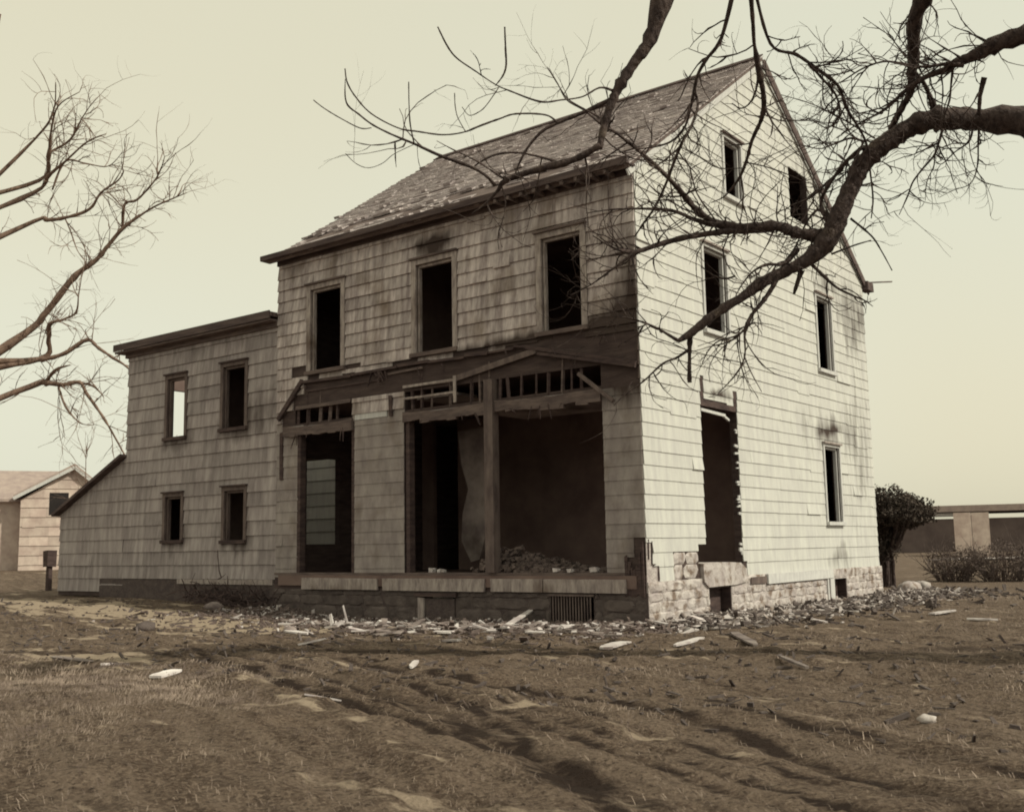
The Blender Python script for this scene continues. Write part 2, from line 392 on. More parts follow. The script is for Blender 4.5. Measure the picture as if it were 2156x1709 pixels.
def mixc(f, c1, c2):
    n = N('ShaderNodeMix', t, data_type='RGBA')
    for i, c in ((6, c1), (7, c2)):
        if isinstance(c, tuple): n.inputs[i].default_value = (*c, 1)
        else: Lk(c, n.inputs[i])
    Lk(f, n.inputs[0]); return n.outputs[2]
rot = N('ShaderNodeVectorRotate', t); rot.rotation_type = 'Z_AXIS'; rot.inputs['Angle'].default_value = math.radians(24)
Lk(geo.outputs['Position'], rot.inputs['Vector'])
stv = N('ShaderNodeVectorMath', t, operation='MULTIPLY'); stv.inputs[1].default_value = (0.22, 1.9, 1); Lk(rot.outputs[0], stv.inputs[0])
c = mixc(rng_(noise(1.3, 8), 0.36, 0.64), (0.060, 0.040, 0.031), (0.120, 0.085, 0.066))
c = mixc(rng_(noise(2.2, 8, stv.outputs[0], 0.65), 0.44, 0.58), c, (0.165, 0.123, 0.098))
c = mixc(rng_(noise(5.1, 7, stv.outputs[0], 0.6), 0.52, 0.64, 0, 0.6), c, (0.045, 0.031, 0.025))
c = mixc(rng_(noise(14, 6), 0.46, 0.74), c, (0.20, 0.150, 0.118))
c = mixc(rng_(noise(38, 8, None, 0.75), 0.48, 0.64, 0, 0.95), c, (0.26, 0.20, 0.158))
c = mixc(rng_(noise(27, 8, None, 0.75), 0.52, 0.64, 0, 0.95), c, (0.030, 0.020, 0.017))
c = mixc(rng_(noise(5.0, 7), 0.56, 0.72, 0, 0.7), c, (0.045, 0.031, 0.026))
asd = N('ShaderNodeAttribute', t, attribute_name='sunlit_sand')
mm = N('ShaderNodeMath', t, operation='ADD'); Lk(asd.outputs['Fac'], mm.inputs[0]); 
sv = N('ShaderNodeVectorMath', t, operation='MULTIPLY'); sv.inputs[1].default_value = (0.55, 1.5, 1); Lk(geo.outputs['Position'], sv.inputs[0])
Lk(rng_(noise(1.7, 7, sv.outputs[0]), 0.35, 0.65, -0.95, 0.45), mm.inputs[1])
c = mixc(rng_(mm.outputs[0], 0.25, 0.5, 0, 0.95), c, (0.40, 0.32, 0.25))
art = N('ShaderNodeAttribute', t, attribute_name='rut_and_shadow')
mm2 = N('ShaderNodeMath', t, operation='MULTIPLY'); Lk(art.outputs['Fac'], mm2.inputs[0]); Lk(rng_(noise(2.6, 7), 0.34, 0.56, 0.30, 1.0), mm2.inputs[1])
c = mixc(rng_(mm2.outputs[0], 0.10, 0.6, 0, 0.95), c, (0.030, 0.020, 0.017))
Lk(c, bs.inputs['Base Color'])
b = N('ShaderNodeBump', t); b.inputs['Distance'].default_value = 0.05; b.inputs['Strength'].default_value = 1
Lk(noise(22, 9, None, 0.7), b.inputs['Height']); Lk(b.outputs[0], bs.inputs['Normal'])
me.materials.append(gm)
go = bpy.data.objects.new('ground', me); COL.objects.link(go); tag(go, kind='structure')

# ------------------------------------------------------------------ the farmhouse
EAVE, RIDGE_Y, RIDGE_Z, DEPTH, LEN = 7.28, 5.12, 10.86, 10.34, 8.6
SL = (RIDGE_Z-EAVE)/RIDGE_Y
HOUSE = empty('farmhouse', (-4.0, 5.0, 0.0), 'derelict white shingled farmhouse with torn open front, empty windows and low side wing', 'house')

# -- openings (u0,u1,v0,v1)
W_FRONT = [(-7.58, -6.70, 4.72, 6.38), (-4.70, -3.81, 4.72, 6.38), (-1.83, -1.03, 4.72, 6.32)]
DOOR = (-7.93, -6.33, 0.74, 3.62); BIG = (-5.04, -0.70, 0.74, 3.62)
F_LOW = [(-4.66, -3.82, -0.15, 0.34), (-1.79, -0.96, -0.05, 0.37)]
W_GABLE = [(3.25, 3.96, 7.55, 8.66), (6.26, 7.24, 7.85, 8.93), (2.25, 3.13, 4.87, 6.36), (7.36, 8.18, 4.80, 6.38), (7.36, 8.18, 1.58, 3.15)]
G_DOOR = (1.94, 3.34, 0.80, 3.60); G_LOW = [(1.96, 2.78, -0.05, 0.46), (7.46, 8.20, -0.22, 0.40)]
W_ANX = [(-12.44, -11.79, 3.76, 5.10), (-10.42, -9.68, 3.80, 5.14), (-12.43, -11.84, 1.46, 2.42), (-10.31, -9.66, 1.42, 2.46)]
SCAR_STUD = [(-8.05, -6.42, 3.70, 4.02), (-5.02, -0.72, 3.70, 4.04)]

# -- sheathing walls
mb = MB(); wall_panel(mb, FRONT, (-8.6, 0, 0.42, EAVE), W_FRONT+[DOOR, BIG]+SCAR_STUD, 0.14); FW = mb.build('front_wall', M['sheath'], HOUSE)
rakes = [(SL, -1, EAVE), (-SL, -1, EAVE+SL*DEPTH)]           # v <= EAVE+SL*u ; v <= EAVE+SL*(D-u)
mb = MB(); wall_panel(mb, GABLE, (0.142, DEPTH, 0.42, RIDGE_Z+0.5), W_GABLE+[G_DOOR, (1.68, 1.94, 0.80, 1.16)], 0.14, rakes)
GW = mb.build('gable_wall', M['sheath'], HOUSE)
mb = MB()
box(mb, -8.6, -0.14, DEPTH-0.14, DEPTH-0.002, 0.4, EAVE)                     # rear wall
box(mb, -8.598, -8.46, 0.145, 0.68, 0.42, EAVE); box(mb, -8.598, -8.46, 1.60, DEPTH-0.15, 0.42, EAVE)
box(mb, -8.598, -8.46, 0.68, 1.60, 3.10, EAVE); box(mb, -8.598, -8.46, 0.68, 1.60, 0.42, 1.30)
mb.add([(-8.6, 0, EAVE), (-8.6, DEPTH, EAVE), (-8.6, RIDGE_Y, RIDGE_Z-0.05), (-8.48, 0, EAVE), (-8.48, DEPTH, EAVE), (-8.48, RIDGE_Y, RIDGE_Z-0.05)],
       [(0, 2, 1), (3, 4, 5), (0, 1, 4, 3), (1, 2, 5, 4), (2, 0, 3, 5)])
mb.build('rear_wall', M['sheath'], HOUSE)
# -- floors and inner partitions
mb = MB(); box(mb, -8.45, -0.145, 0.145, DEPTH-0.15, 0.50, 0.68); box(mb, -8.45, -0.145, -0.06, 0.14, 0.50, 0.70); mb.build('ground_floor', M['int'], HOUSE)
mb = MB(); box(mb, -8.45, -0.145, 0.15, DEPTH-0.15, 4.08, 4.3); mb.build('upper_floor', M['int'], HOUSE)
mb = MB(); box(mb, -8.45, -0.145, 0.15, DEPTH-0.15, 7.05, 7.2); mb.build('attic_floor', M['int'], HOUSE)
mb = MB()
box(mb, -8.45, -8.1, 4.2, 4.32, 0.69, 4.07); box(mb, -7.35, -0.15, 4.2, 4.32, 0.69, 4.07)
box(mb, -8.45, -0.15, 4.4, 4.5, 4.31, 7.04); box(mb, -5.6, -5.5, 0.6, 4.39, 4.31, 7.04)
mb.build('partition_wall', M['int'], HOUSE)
# plaster-covered partition piece seen through the wide opening, with a ragged lower edge
PT = Frame((0, 1.7, 0), (1, 0, 0), (0, 0, 1), (0, -1, 0))
mb = MB()
prism(mb, PT, [(-5.14, 1.3), (-5.1, 1.84), (-4.95, 2.3), (-5.12, 2.8), (-5.2, 3.45), (-4.3, 3.5), (-4.35, 1.7), (-4.55, 1.35), (-4.68, 0.95), (-4.9, 0.9)][::-1], lambda u, v: 0.0, -0.08)
mb.build('torn_plaster', M['plaster'], HOUSE)
mb = MB(); box(mb, -3.9, -0.2, 0.2, 2.2, 3.62, 3.70); box(mb, -4.9, -3.9, 0.2, 2.6, 3.9, 3.95); mb.build('plaster_ceiling', M['plaster'], HOUSE)

# -- soot functions on the front
def bump2(u, v, cu, cv, su, sv): return math.exp(-((u-cu)/su)**2-((v-cv)/sv)**2)
def soot_front(u, v):
    s = 0.85*bump2(u, v, -4.25, 6.68, 0.6, 0.24) + 0.45*bump2(u, v, -7.1, 6.62, 0.6, 0.16)
    s += 0.6*bump2(u, v, -0.15, 4.3, 0.9, 0.7) + 0.5*bump2(u, v, -0.1, 5.3, 0.4, 1.2) + 0.5*bump2(u, v, -1.5, 4.62, 1.6, 0.2)
    s += 0.45*bump2(u, v, -7.9, 4.2, 0.5, 0.35) + 0.4*bump2(u, v, -3.5, 4.62, 3.6, 0.12)
    if v < 3.8: s += 0.35*bump2(u, v, -0.3, 3.6, 0.5, 0.5) + 0.5*bump2(u, v, -0.1, 1.0, 0.25, 0.5)
    return min(1.2, s)
def tone_low(v): return 1.0
# courses
cf = [0.66]+[0.60+0.2243*k for k in range(1, 21)]
cf += [cf[-1]+0.2362*k for k in range(1, 10)]; cf = [c_ for c_ in cf if c_ < EAVE-0.14]+[EAVE-0.12]
scar_rects = [(-8.43, -7.76, 3.66, 3.98), (-8.1, -7.62, 3.98, 4.28), (-7.78, -0.03, 4.05, 4.52), (-7.78, -6.38, 3.64, 4.06), (-5.02, -0.03, 3.64, 4.06), (-0.35, 0, 0.6, 0.98), (-0.2, 0, 0.9, 1.28)]
frame_h = [(a-0.12, b+0.12, c_-0.08, d+0.13) for a, b, c_, d in W_FRONT]
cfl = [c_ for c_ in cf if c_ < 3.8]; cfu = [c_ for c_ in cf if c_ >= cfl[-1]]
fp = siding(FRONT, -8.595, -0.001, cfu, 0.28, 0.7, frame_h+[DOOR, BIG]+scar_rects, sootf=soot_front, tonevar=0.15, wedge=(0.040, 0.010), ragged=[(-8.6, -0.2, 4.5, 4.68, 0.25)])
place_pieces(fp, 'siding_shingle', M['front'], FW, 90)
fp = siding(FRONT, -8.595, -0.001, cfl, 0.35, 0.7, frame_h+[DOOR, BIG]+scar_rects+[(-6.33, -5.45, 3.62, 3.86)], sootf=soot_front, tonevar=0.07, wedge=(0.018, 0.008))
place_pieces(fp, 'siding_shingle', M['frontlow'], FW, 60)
m_ = MB(); box(m_, -6.31, -5.47, -0.022, 0.0, 3.63, 3.85, jit=0.006); m_.build('pale_siding_shingle', M['trimw'], FW)
def soot_gable(u, v):
    s = 0.05+0.40*bump2(u, v, 9.6, 6.3, 1.2, 0.9) + 0.42*bump2(u, v, 7.7, 6.75, 0.6, 0.3) + 0.5*bump2(u, v, 7.8, 3.5, 0.45, 0.2)
    s += 0.28*bump2(u, v, 9.5, 3.2, 1.0, 2.4) + 0.42*bump2(u, v, 8.0, 0.85, 0.5, 0.35) + 0.4*bump2(u, v, 6.9, 9.1, 0.5, 0.5)
    s += 0.25*bump2(u, v, 7.0, 3.4, 1.8, 0.8) + 0.9*bump2(u, v, 2.6, 3.7, 0.6, 0.06)
    return min(1.1, s)
cg = [0.60+0.2243*k for k in range(0, 52)]
gf_h = [(a-0.07, b+0.07, c_-0.07, d+0.10) for a, b, c_, d in W_GABLE[:1]+W_GABLE[2:]]+[W_GABLE[1]]
gp = siding(GABLE, 0.0, DEPTH, cg, 0.55, 0.95, gf_h+[G_DOOR, (1.66, 1.95, 0.6, 1.16), (3.33, 3.47, 0.6, 0.85), (0.82, 1.67, 0.5, 1.05), (0.0, 0.17, 0.5, 1.2),
            (0.0, 0.36, 0.5, 0.84), (1.60, 3.42, 0.4, 0.82), (1.95, 2.08, 3.5, 4.02), (2.08, 2.95, 3.5, 3.63), (2.9, 3.34, 3.5, 3.60), (3.2, 3.36, 3.6, 3.88)],
            halfplanes=rakes, sootf=soot_gable, tonevar=0.02, wedge=(0.021, 0.009), gap=0.0002)
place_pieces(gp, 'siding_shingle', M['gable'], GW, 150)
# ragged lath ends and torn bits along the right jamb of the gable doorway
mb = MB()
for k in range(26):
    z = random.uniform(0.95, 3.5); ln = random.uniform(0.03, 0.13)
    beam(mb, (0.0, 3.36, z), (-0.02, 3.36-ln, z+random.uniform(-0.02, 0.02)), 0.03, random.uniform(0.015, 0.05), up=Vector((0, 0, 1)))
mb.build('broken_lath', M['trimw'], GW)
mb = MB(); beam(mb, (0.01, 1.94, 3.43), (0.01, 2.85, 3.40), 0.04, 0.05); beam(mb, (0.0, 2.8, 3.40), (0.0, 3.02, 3.33), 0.04, 0.04); mb.build('broken_lintel', M['trimw'], GW)
mb = MB(); box(mb, -0.05, 0.012, 1.95, 2.07, 3.5, 4.0); box(mb, -0.05, 0.008, 2.08, 3.3, 3.50, 3.61, jit=0.01); box(mb, -0.05, 0.01, 3.2, 3.34, 3.67, 3.94); mb.build('charred_lintel', M['char'], GW)

# -- corner boards / rotten corner
mb = MB(); box(mb, 0.002, 0.03, -0.03, 0.07, 4.42, 4.86, jit=0.004); mb.build('corner_strip', M['trimw'], HOUSE)
mb = MB()
for (y0, z0, z1) in ((0.15, 0.86, 1.22), (0.04, 0.95, 1.25), (0.33, 0.62, 0.86)):
    box(mb, 0.0, 0.02, y0, y0+0.035, z0, z1, jit=0.012)
box(mb, 0.0, 0.02, 0.17, 0.36, 0.84, 0.87, jit=0.01); box(mb, 0.0, 0.02, 0.36, 0.55, 0.60, 0.63, jit=0.01)
mb.build('rotten_sheathing', M['char'], GW)

# -- foundation
def stones(fr, u0, u1, v0, v1, holes, name, mat, parent, off=0.05, sz=(0.22, 0.5), hz=(0.14, 0.26), gap=0.02):
    v = v0; pieces = []
    while v < v1-0.03:
        h = min(random.uniform(*hz), v1-v)
        if v1-(v+h) < 0.08: h = v1-v
        u = u0
        while u < u1:
            wd = random.uniform(*sz)
            if u1-(u+wd) < 0.12: wd = u1-u
            a, b = u, u+wd; u += wd; cu, cv = (a+b)/2, v+h/2
            rs = [(a, b, v, v+h)]
            for hh in holes: rs = subtract(rs, hh)
            for (a2, b2, c2, d2) in rs:
                if b2-a2 < 0.06 or d2-c2 < 0.05: continue
                cu, cv = (a2+b2)/2, (c2+d2)/2; ru, rv = (b2-a2)/2-gap/2, (d2-c2)/2-gap/2
                ring = []
                for k in range(10):
                    an = 2*math.pi*k/10+0.2; cx, sy = math.cos(an), math.sin(an)
                    e = 5.0; rr = 1/((abs(cx)**e+abs(sy)**e)**(1/e))*random.uniform(0.86, 1.04)
                    ring.append((cu+cx*rr*ru, cv+sy*rr*rv))
                no = off+random.uniform(0.002, 0.022); sc = random.uniform(0.55, 0.8); m_ = MB()
                v3 = [fr.p(p[0], p[1], 0.0) for p in ring]+[fr.p(p[0], p[1], no*0.22) for p in ring]+[fr.p(cu+(p[0]-cu)*sc, cv+(p[1]-cv)*sc, no+random.uniform(-0.006, 0.006)) for p in ring]
                fs = [tuple(range(20, 30))]+[(i, (i+1) % 10, 10+(i+1) % 10, 10+i) for i in range(10)]+[(10+i, 10+(i+1) % 10, 20+(i+1) % 10, 20+i) for i in range(10)]
                if fr.eu.cross(fr.ev).dot(fr.en) < 0: fs = [f[::-1] for f in fs]
                m_.add(v3, fs); pieces.append(m_)
        v += h
    for m_ in pieces: m_.build(name, mat, parent, smooth=False)
mb = MB()
wall_panel(mb, Frame((0.03, 0, 0), (0, 1, 0), (0, 0, 1), (1, 0, 0)), (-0.008, 10.45, -0.6, 0.60), [(a, b, c_, d) for a, b, c_, d in G_LOW], 0.4)
wall_panel(mb, Frame((-0.008, 0, 0), (0, 1, 0), (0, 0, 1), (1, 0, 0)), (0.80, 1.68, 0.60, 1.06), [], 0.2)
wall_panel(mb, Frame((0.0, 0, 0), (0, 1, 0), (0, 0, 1), (1, 0, 0)), (0.004, 0.38, 0.60, 1.24), [], 0.02, n=0.006)
FD = mb.build('gable_foundation', M['mortar'], HOUSE)
stones(Frame((0.03, 0, 0), (0, 1, 0), (0, 0, 1), (1, 0, 0)), -0.008, 10.45, -0.35, 0.60, [(a-0.02, b+0.02, c_-0.2, d) for a, b, c_, d in G_LOW]+[(1.7, 3.4, 0.42, 0.86), (4.15, 7.46, 0.41, 0.62)], 'stone', M['stone'], FD, off=0.006, sz=(0.25, 0.75), hz=(0.14, 0.3), gap=-0.014)
stones(Frame((-0.005, 0, 0), (0, 1, 0), (0, 0, 1), (1, 0, 0)), 0.82, 1.66, 0.61, 1.04, [], 'stone', M['stone'], FD, off=0.006, sz=(0.25, 0.5), hz=(0.15, 0.26), gap=-0.014)
# stone sill slab below the gable doorway
m_ = MB()
ringz = [(1.72, 0.84), (2.0, 0.86), (2.7, 0.85), (3.12, 0.83), (3.34, 0.72), (3.36, 0.50), (2.9, 0.46), (1.9, 0.45), (1.74, 0.55)]
prism(m_, GABLE, ringz, lambda u, v: 0.07, -0.45); m_.build('door_slab', M['stone'], FD)
mb = MB()
wall_panel(mb, Frame((0, -0.02, 0), (1, 0, 0), (0, 0, 1), (0, -1, 0)), (-8.62, 0.024, -0.5, 0.44), F_LOW, 0.35)
FF = mb.build('front_foundation', M['dmortar'], HOUSE)  # front side's shade is put into this darker mortar and stone colour
stones(Frame((0, -0.02, 0), (1, 0, 0), (0, 0, 1), (0, -1, 0)), -8.6, 0.0, -0.35, 0.42, [(a-0.02, b+0.02, c_-0.2, d+0.02) for a, b, c_, d in F_LOW], 'stone', M['dstone'], FF, off=0.006, sz=(0.3, 0.8), hz=(0.18, 0.3), gap=-0.01)
for a_, b_2, c_2, d_2 in G_LOW:
    m_ = MB(); box(m_, -0.20, -0.16, a_-0.3, b_2+0.3, -0.6, d_2+0.03); box(m_, -0.155, 0.02, a_-0.002, a_+0.02, -0.6, d_2-0.003); box(m_, -0.155, 0.02, b_2-0.02, b_2+0.002, -0.6, d_2-0.003); m_.build('cellar_shade_panel', M['char'], FD)  # added dark panels, the openings' darkness put into their colour
# white water table board and bits on the gable
mb = MB(); box(mb, 0.052, 0.085, 4.18, 7.36, 0.425, 0.597, jit=0.006); mb.build('water_table', M['trimw'], HOUSE)
mb = MB(); box(mb, 0.04, 0.07, 3.5, 4.14, 0.44, 0.56, jit=0.01); mb.build('water_table', M['brown'], HOUSE)
mb = MB(); box(mb, -0.1, 0.08, 7.18, 7.40, -0.3, 0.42); box(mb, -0.1, 0.07, 7.06, 7.12, -0.3, 0.42); mb.build('cellar_jamb', M['trimw'], HOUSE)
# white sill boards along the front, dark gaps between
for (a, b) in ((-7.72, -5.66), (-5.52, -3.12), (-2.98, -1.9), (-1.88, -0.32)):
    mb = MB(); box(mb, a, b, -0.095, -0.055, 0.432, 0.645, jit=0.006); mb.build('sill_board', M['trim'], HOUSE)
mb = MB(); box(mb, -8.6, -0.3, -0.035, 0.15, 0.705, 0.745); mb.build('porch_ledge', M['brownh'], HOUSE)
mb = MB(); box(mb, -8.6, 0.0, -0.018, 0.0, 0.44, 0.70); mb.build('rotten_sill', M['char'], HOUSE)
for k in range(7):
    mb = MB(); x = -0.33+k*0.048; beam(mb, (x, -0.035, 0.40), (x+random.gauss(0, 0.015), -0.035, random.uniform(0.75, 1.0)+0.25*(k > 4)), 0.05, 0.02, up=Vector((0, 1, 0)), jit=0.03); mb.build('rotten_splinter', M['char'], HOUSE)
# cellar grille with vertical bars, cellar hatch
mb = MB(); box(mb, -1.82, -0.93, -0.07, -0.02, 0.375, 0.41); G = mb.build('cellar_grille', M['brown'], HOUSE)
for k in range(14):
    mb = MB(); x = -1.74+k*0.0555; box(mb, x, x+0.02, -0.05, -0.03, -0.1, 0.37); mb.build('bar', M['brown'], G)
mb = MB(); box(mb, -4.66, -4.52, -0.075, -0.02, -0.2, 0.31, jit=0.006); HT = mb.build('cellar_hatch', M['trim'], HOUSE)
mb = MB(); box(mb, -4.5, -3.83, -0.04, 0.0, -0.2, 0.30); mb.build('hatch_board', M['dmortar'], HT)
mb = MB(); box(mb, -4.74, -3.76, -0.09, -0.02, 0.33, 0.40); mb.build('hatch_head', M['char'], HT)

# -- windows
def window(fr, r, wf, wallmat, parent, cw=0.10, sash=True, head=True, sillmat=None, headmat=None, proud=0.045):
    u0, u1, v0, v1 = r; hb = MB()
    def b2(mbb, a, b, c_, d, n0, n1):
        prism(mbb, fr, [(a, c_), (b, c_), (b, d), (a, d)], lambda u, v: n1, n0)
    b2(hb, u0-cw, u0, v0-0.02, v1, 0.0, proud); b2(hb, u1, u1+cw, v0-0.02, v1, 0.0, proud); b2(hb, u0-cw, u1+cw, v1, v1+cw*0.9, 0.0, proud+0.003)
    wo_ = hb.build('window', wallmat, parent)
    sb = MB(); b2(sb, u0-cw*1.15, u1+cw*1.15, v0-0.075, v0-0.002, -0.1, proud+0.045); sb.build('window_sill', sillmat or wallmat, wo_)
    if head:
        db = MB(); b2(db, u0-cw*1.2, u1+cw*1.2, v1+cw*0.9, v1+cw*0.9+0.035, 0.0, proud+0.05); db.build('drip_cap', headmat or wallmat, wo_)
    if sash:
        jb = MB(); b2(jb, u0+0.001, u0+0.045, v0, v1-0.001, -0.09, -0.02); b2(jb, u1-0.045, u1-0.001, v0, v1-0.001, -0.09, -0.02); b2(jb, u0+0.045, u1-0.045, v1-0.05, v1-0.001, -0.09, -0.02)
        jb.build('window_frame', wallmat, wo_)
    return wo_
for r in W_FRONT: window(FRONT, r, None, M['trim'], HOUSE, cw=0.11, headmat=M['brownh'], sillmat=M['brownh'])
for i, r in enumerate(W_GABLE):
    if i == 1: continue
    window(GABLE, r, None, M['trimw'], HOUSE, cw=0.065, headmat=M['brown'] if i == 0 else M['trim'])
for r in W_ANX: window(Frame((0, 0.05, 0), (1, 0, 0), (0, 0, 1), (0, -1, 0)), r, None, M['brown'], HOUSE, cw=0.09, sillmat=M['char'], headmat=M['char'])

# -- porch scar: studs, lath, beam, hip boards, centre post
mb = MB()
x = -7.98
SCR = MB()
while x < -0.8:
    if not (-6.45 < x < -5.0):
        m_ = MB(); beam(m_, (x, 0.02, 3.66), (x+random.gauss(0, 0.03), 0.02+random.uniform(-.02, .02), 4.06+random.uniform(-0.05, 0.44)), 0.05, random.uniform(0.03, 0.07), jit=0.03); m_.build('porch_stud', random.choice([M['brownh'], M['char'], M['char']]), FW)
    x += random.choice([random.uniform(0.18, 0.24), random.uniform(0.25, 0.30), random.uniform(0.30, 0.5)])
for z in (4.12, 4.21, 4.30, 4.39):
    x = -7.7+random.uniform(0, 0.2)
    while x < -0.6:
        l_ = random.uniform(0.8, 2.2)
        if random.random() < 0.22:
            m_ = MB(); beam(m_, (x, -0.016, z+0.03), (min(x+l_, -0.3), -0.016-random.choice([0, 0, 0.05]), z+0.03+random.gauss(0, 0.02)), 0.018, random.uniform(0.03, 0.06), jit=0.03); m_.build('lath', random.choice([M['brownh'], M['char'], M['char']]), FW)
        x += l_+random.uniform(0.05, 0.4)
for (a, b) in ((-8.35, -6.36), (-5.02, -3.08), (-2.86, -0.7)):
    m_ = MB(); nn = 9; top_ = [(a+(b-a)*i/nn, 3.655+random.uniform(-0.012, 0.012)-0.03*math.sin(math.pi*i/nn)) for i in range(nn+1)]
    for i in range(nn):
        bt0 = 3.46+random.uniform(-0.03, 0.035)-0.03*math.sin(math.pi*i/nn)
        prism(m_, FRONT, [(top_[i][0], bt0), (top_[i+1][0], bt0+random.uniform(-0.02, 0.02)), top_[i+1], top_[i]], lambda u, v: 0.07, 0.0)
    m_.build('porch_beam', M['brownh'], HOUSE)
m_ = MB(); box(m_, -8.0, -6.42, -0.05, -0.002, 3.98, 4.05, jit=0.01); m_.build('nailer_strip', M['brownh'], HOUSE)
xx = -7.8
while xx < -2.2:
    l_ = random.uniform(0.5, 1.5); m_ = MB(); beam(m_, (xx, -0.05, 4.53+random.uniform(-.025, .02)), (min(xx+l_, -2.1), -0.05, 4.52+random.uniform(-.03, .02)), 0.06, random.uniform(0.03, 0.07), jit=0.03); m_.build('flashing_strip', M['char'], HOUSE); xx += l_+0.02
for k in range(34):      # charred splinters hanging from the torn roof line
    xx = random.uniform(-8.2, -0.2); m_ = MB(); z_ = 4.48 if (-6.45 < xx < -4.95 or xx > -0.75) else random.choice([4.5, 4.45, 3.5, 3.48]); beam(m_, (xx, -0.06, z_), (xx+random.gauss(0, 0.06), -0.06-random.random()*0.05, z_-random.uniform(0.06, 0.28)), random.uniform(.015, .05), 0.015, jit=0.02, taper=0.4)
    m_.build('charred_splinter', M['char'], HOUSE)
m_ = MB(); beam(m_, (-7.78, -0.05, 4.55), (-8.5, -0.05, 3.82), 0.08, 0.09); m_.build('hip_board', M['char'], HOUSE)
m_ = MB(); beam(m_, (-2.15, -0.055, 4.50), (-0.02, -0.055, 3.98), 0.07, 0.06, jit=0.02); m_.build('hip_board', M['char'], HOUSE)
m_ = MB(); beam(m_, (-1.9, -0.09, 4.36), (-0.02, -0.09, 3.93), 0.05, 0.05); m_.build('hip_board', M['char'], HOUSE)
m_ = MB(); beam(m_, (-3.75, -0.06, 4.14), (-1.95, -0.06, 4.42), 0.035, 0.10, jit=0.03); m_.build('loose_rafter', M['brown'], HOUSE)
m_ = MB(); beam(m_, (-1.1, -0.08, 3.93), (-0.45, -0.08, 3.42), 0.05, 0.06); m_.build('hanging_brace', M['brown'], HOUSE)
m_ = MB(); box(m_, -5.0, -3.7, -0.09, -0.07, 4.10, 4.15, jit=0.008); box(m_, -5.0, -3.75, -0.088, -0.07, 3.88, 3.92, jit=0.008); box(m_, -3.76, -3.70, -0.095, -0.07, 3.72, 4.2, jit=0.008)
m_.build('hanging_frame', M['trim'], HOUSE)
m_ = MB(); box(m_, -3.06, -2.88, -0.11, 0.06, 0.75, 4.04, jit=0.006); m_.build('porch_post', M['brown'], HOUSE)
m_ = MB(); box(m_, -7.95, -7.86, -0.02, 0.12, 0.74, 3.62); m_.build('door_jamb', M['char'], HOUSE)
m_ = MB(); box(m_, -6.42, -6.34, 0.0, 0.13, 0.74, 3.62); m_.build('door_jamb', M['char'], HOUSE)
m_ = MB(); box(m_, -5.0, -4.9, 0.0, 0.13, 0.74, 3.6, jit=0.01); m_.build('door_jamb', M['char'], HOUSE)
m_ = MB(); box(m_, -8.46, -8.38, -0.05, -0.005, 2.6, 3.55, jit=0.01); m_.build('charred_strip', M['char'], HOUSE)
m_ = MB(); box(m_, -5.38, -5.30, -0.06, -0.028, 3.62, 4.0, jit=0.01); m_.build('charred_strip', M['char'], HOUSE)
# rubble heap inside the wide opening
mb = MB()
for k in range(1500):
    a = random.random(); x = -3.35+2.3*a+random.gauss(0, 0.1); hz = max(0.02, 0.52*(1-a)**1.1); y = random.uniform(0.05, 1.1)
    z = 0.72+hz*random.random()*max(0.2, 1-abs(y-0.7)/0.9); s_ = random.uniform(0.015, 0.05)
    box(mb, x-s_, x+s_, y-s_*random.uniform(.5, 1.2), y+s_, z-s_*.6, z+s_*.6, jit=s_*0.5)
o = mb.build('plaster_rubble', M['brown'], HOUSE); o['kind'] = 'stuff'
for (x, y, s_) in ((-1.75, 0.1, 0.05), (-1.45, 0.06, 0.045), (-0.98, 0.08, 0.06), (-4.55, 0.2, 0.05), (-4.4, 0.25, 0.04), (-4.2, 0.1, 0.035)):
    m_ = MB(); box(m_, x-s_, x+s_, y-s_, y+s_, 0.75, 0.75+s_*1.2, jit=s_*0.35); m_.build('plaster_lump', M['pale'], HOUSE)

# -- main roof
OV = 0.26                                                         # eave overhang
n_ = Vector((0, -SL, 1)).normalized(); e_ = Vector((0, 1, SL)).normalized(); SLOPE = math.hypot(RIDGE_Y+OV, SL*(RIDGE_Y+OV))
RF = Frame((0, -OV, EAVE+0.03-SL*OV), (1, 0, 0), e_, n_)
mb = MB(); prism(mb, RF, [(-8.66, 0), (0.07, 0), (0.07, SLOPE), (-8.66, SLOPE)], lambda u, v: 0.0, -0.06)
RD = mb.build('roof', M['deck'], HOUSE)
n2 = Vector((0, SL, 1)).normalized(); e2 = Vector((0, -1, SL)).normalized()
RB = Frame((0, DEPTH+OV, EAVE+0.03-SL*OV), (1, 0, 0), e2, n2)
mb = MB(); prism(mb, RB, [(-8.66, 0), (0.07, 0), (0.07, SLOPE-0.03), (-8.66, SLOPE-0.03)], lambda u, v: 0.03, -0.06)
mb.build('rear_roof', M['deck'], HOUSE)
pieces = []
v = 0.0; row = 0; EX = 0.145
GAPS = [(-7.9, -6.9, .72, 1.0), (-7.3, -5.7, .92, 1.22), (-5.6, -4.9, .62, .92), (-4.7, -3.0, .82, 1.2), (-3.5, -2.2, .36, .7), (-2.1, -.9, .28, .5),
        (-7.7, -6.3, .22, .52), (-5.6, -3.9, .08, .34), (-6.2, -5.2, 2.1, 2.25), (-3.9, -3.2, 1.9, 2.1), (-1.6, -1.0, 1.2, 1.36), (-0.7, 0.0, .7, .86)]
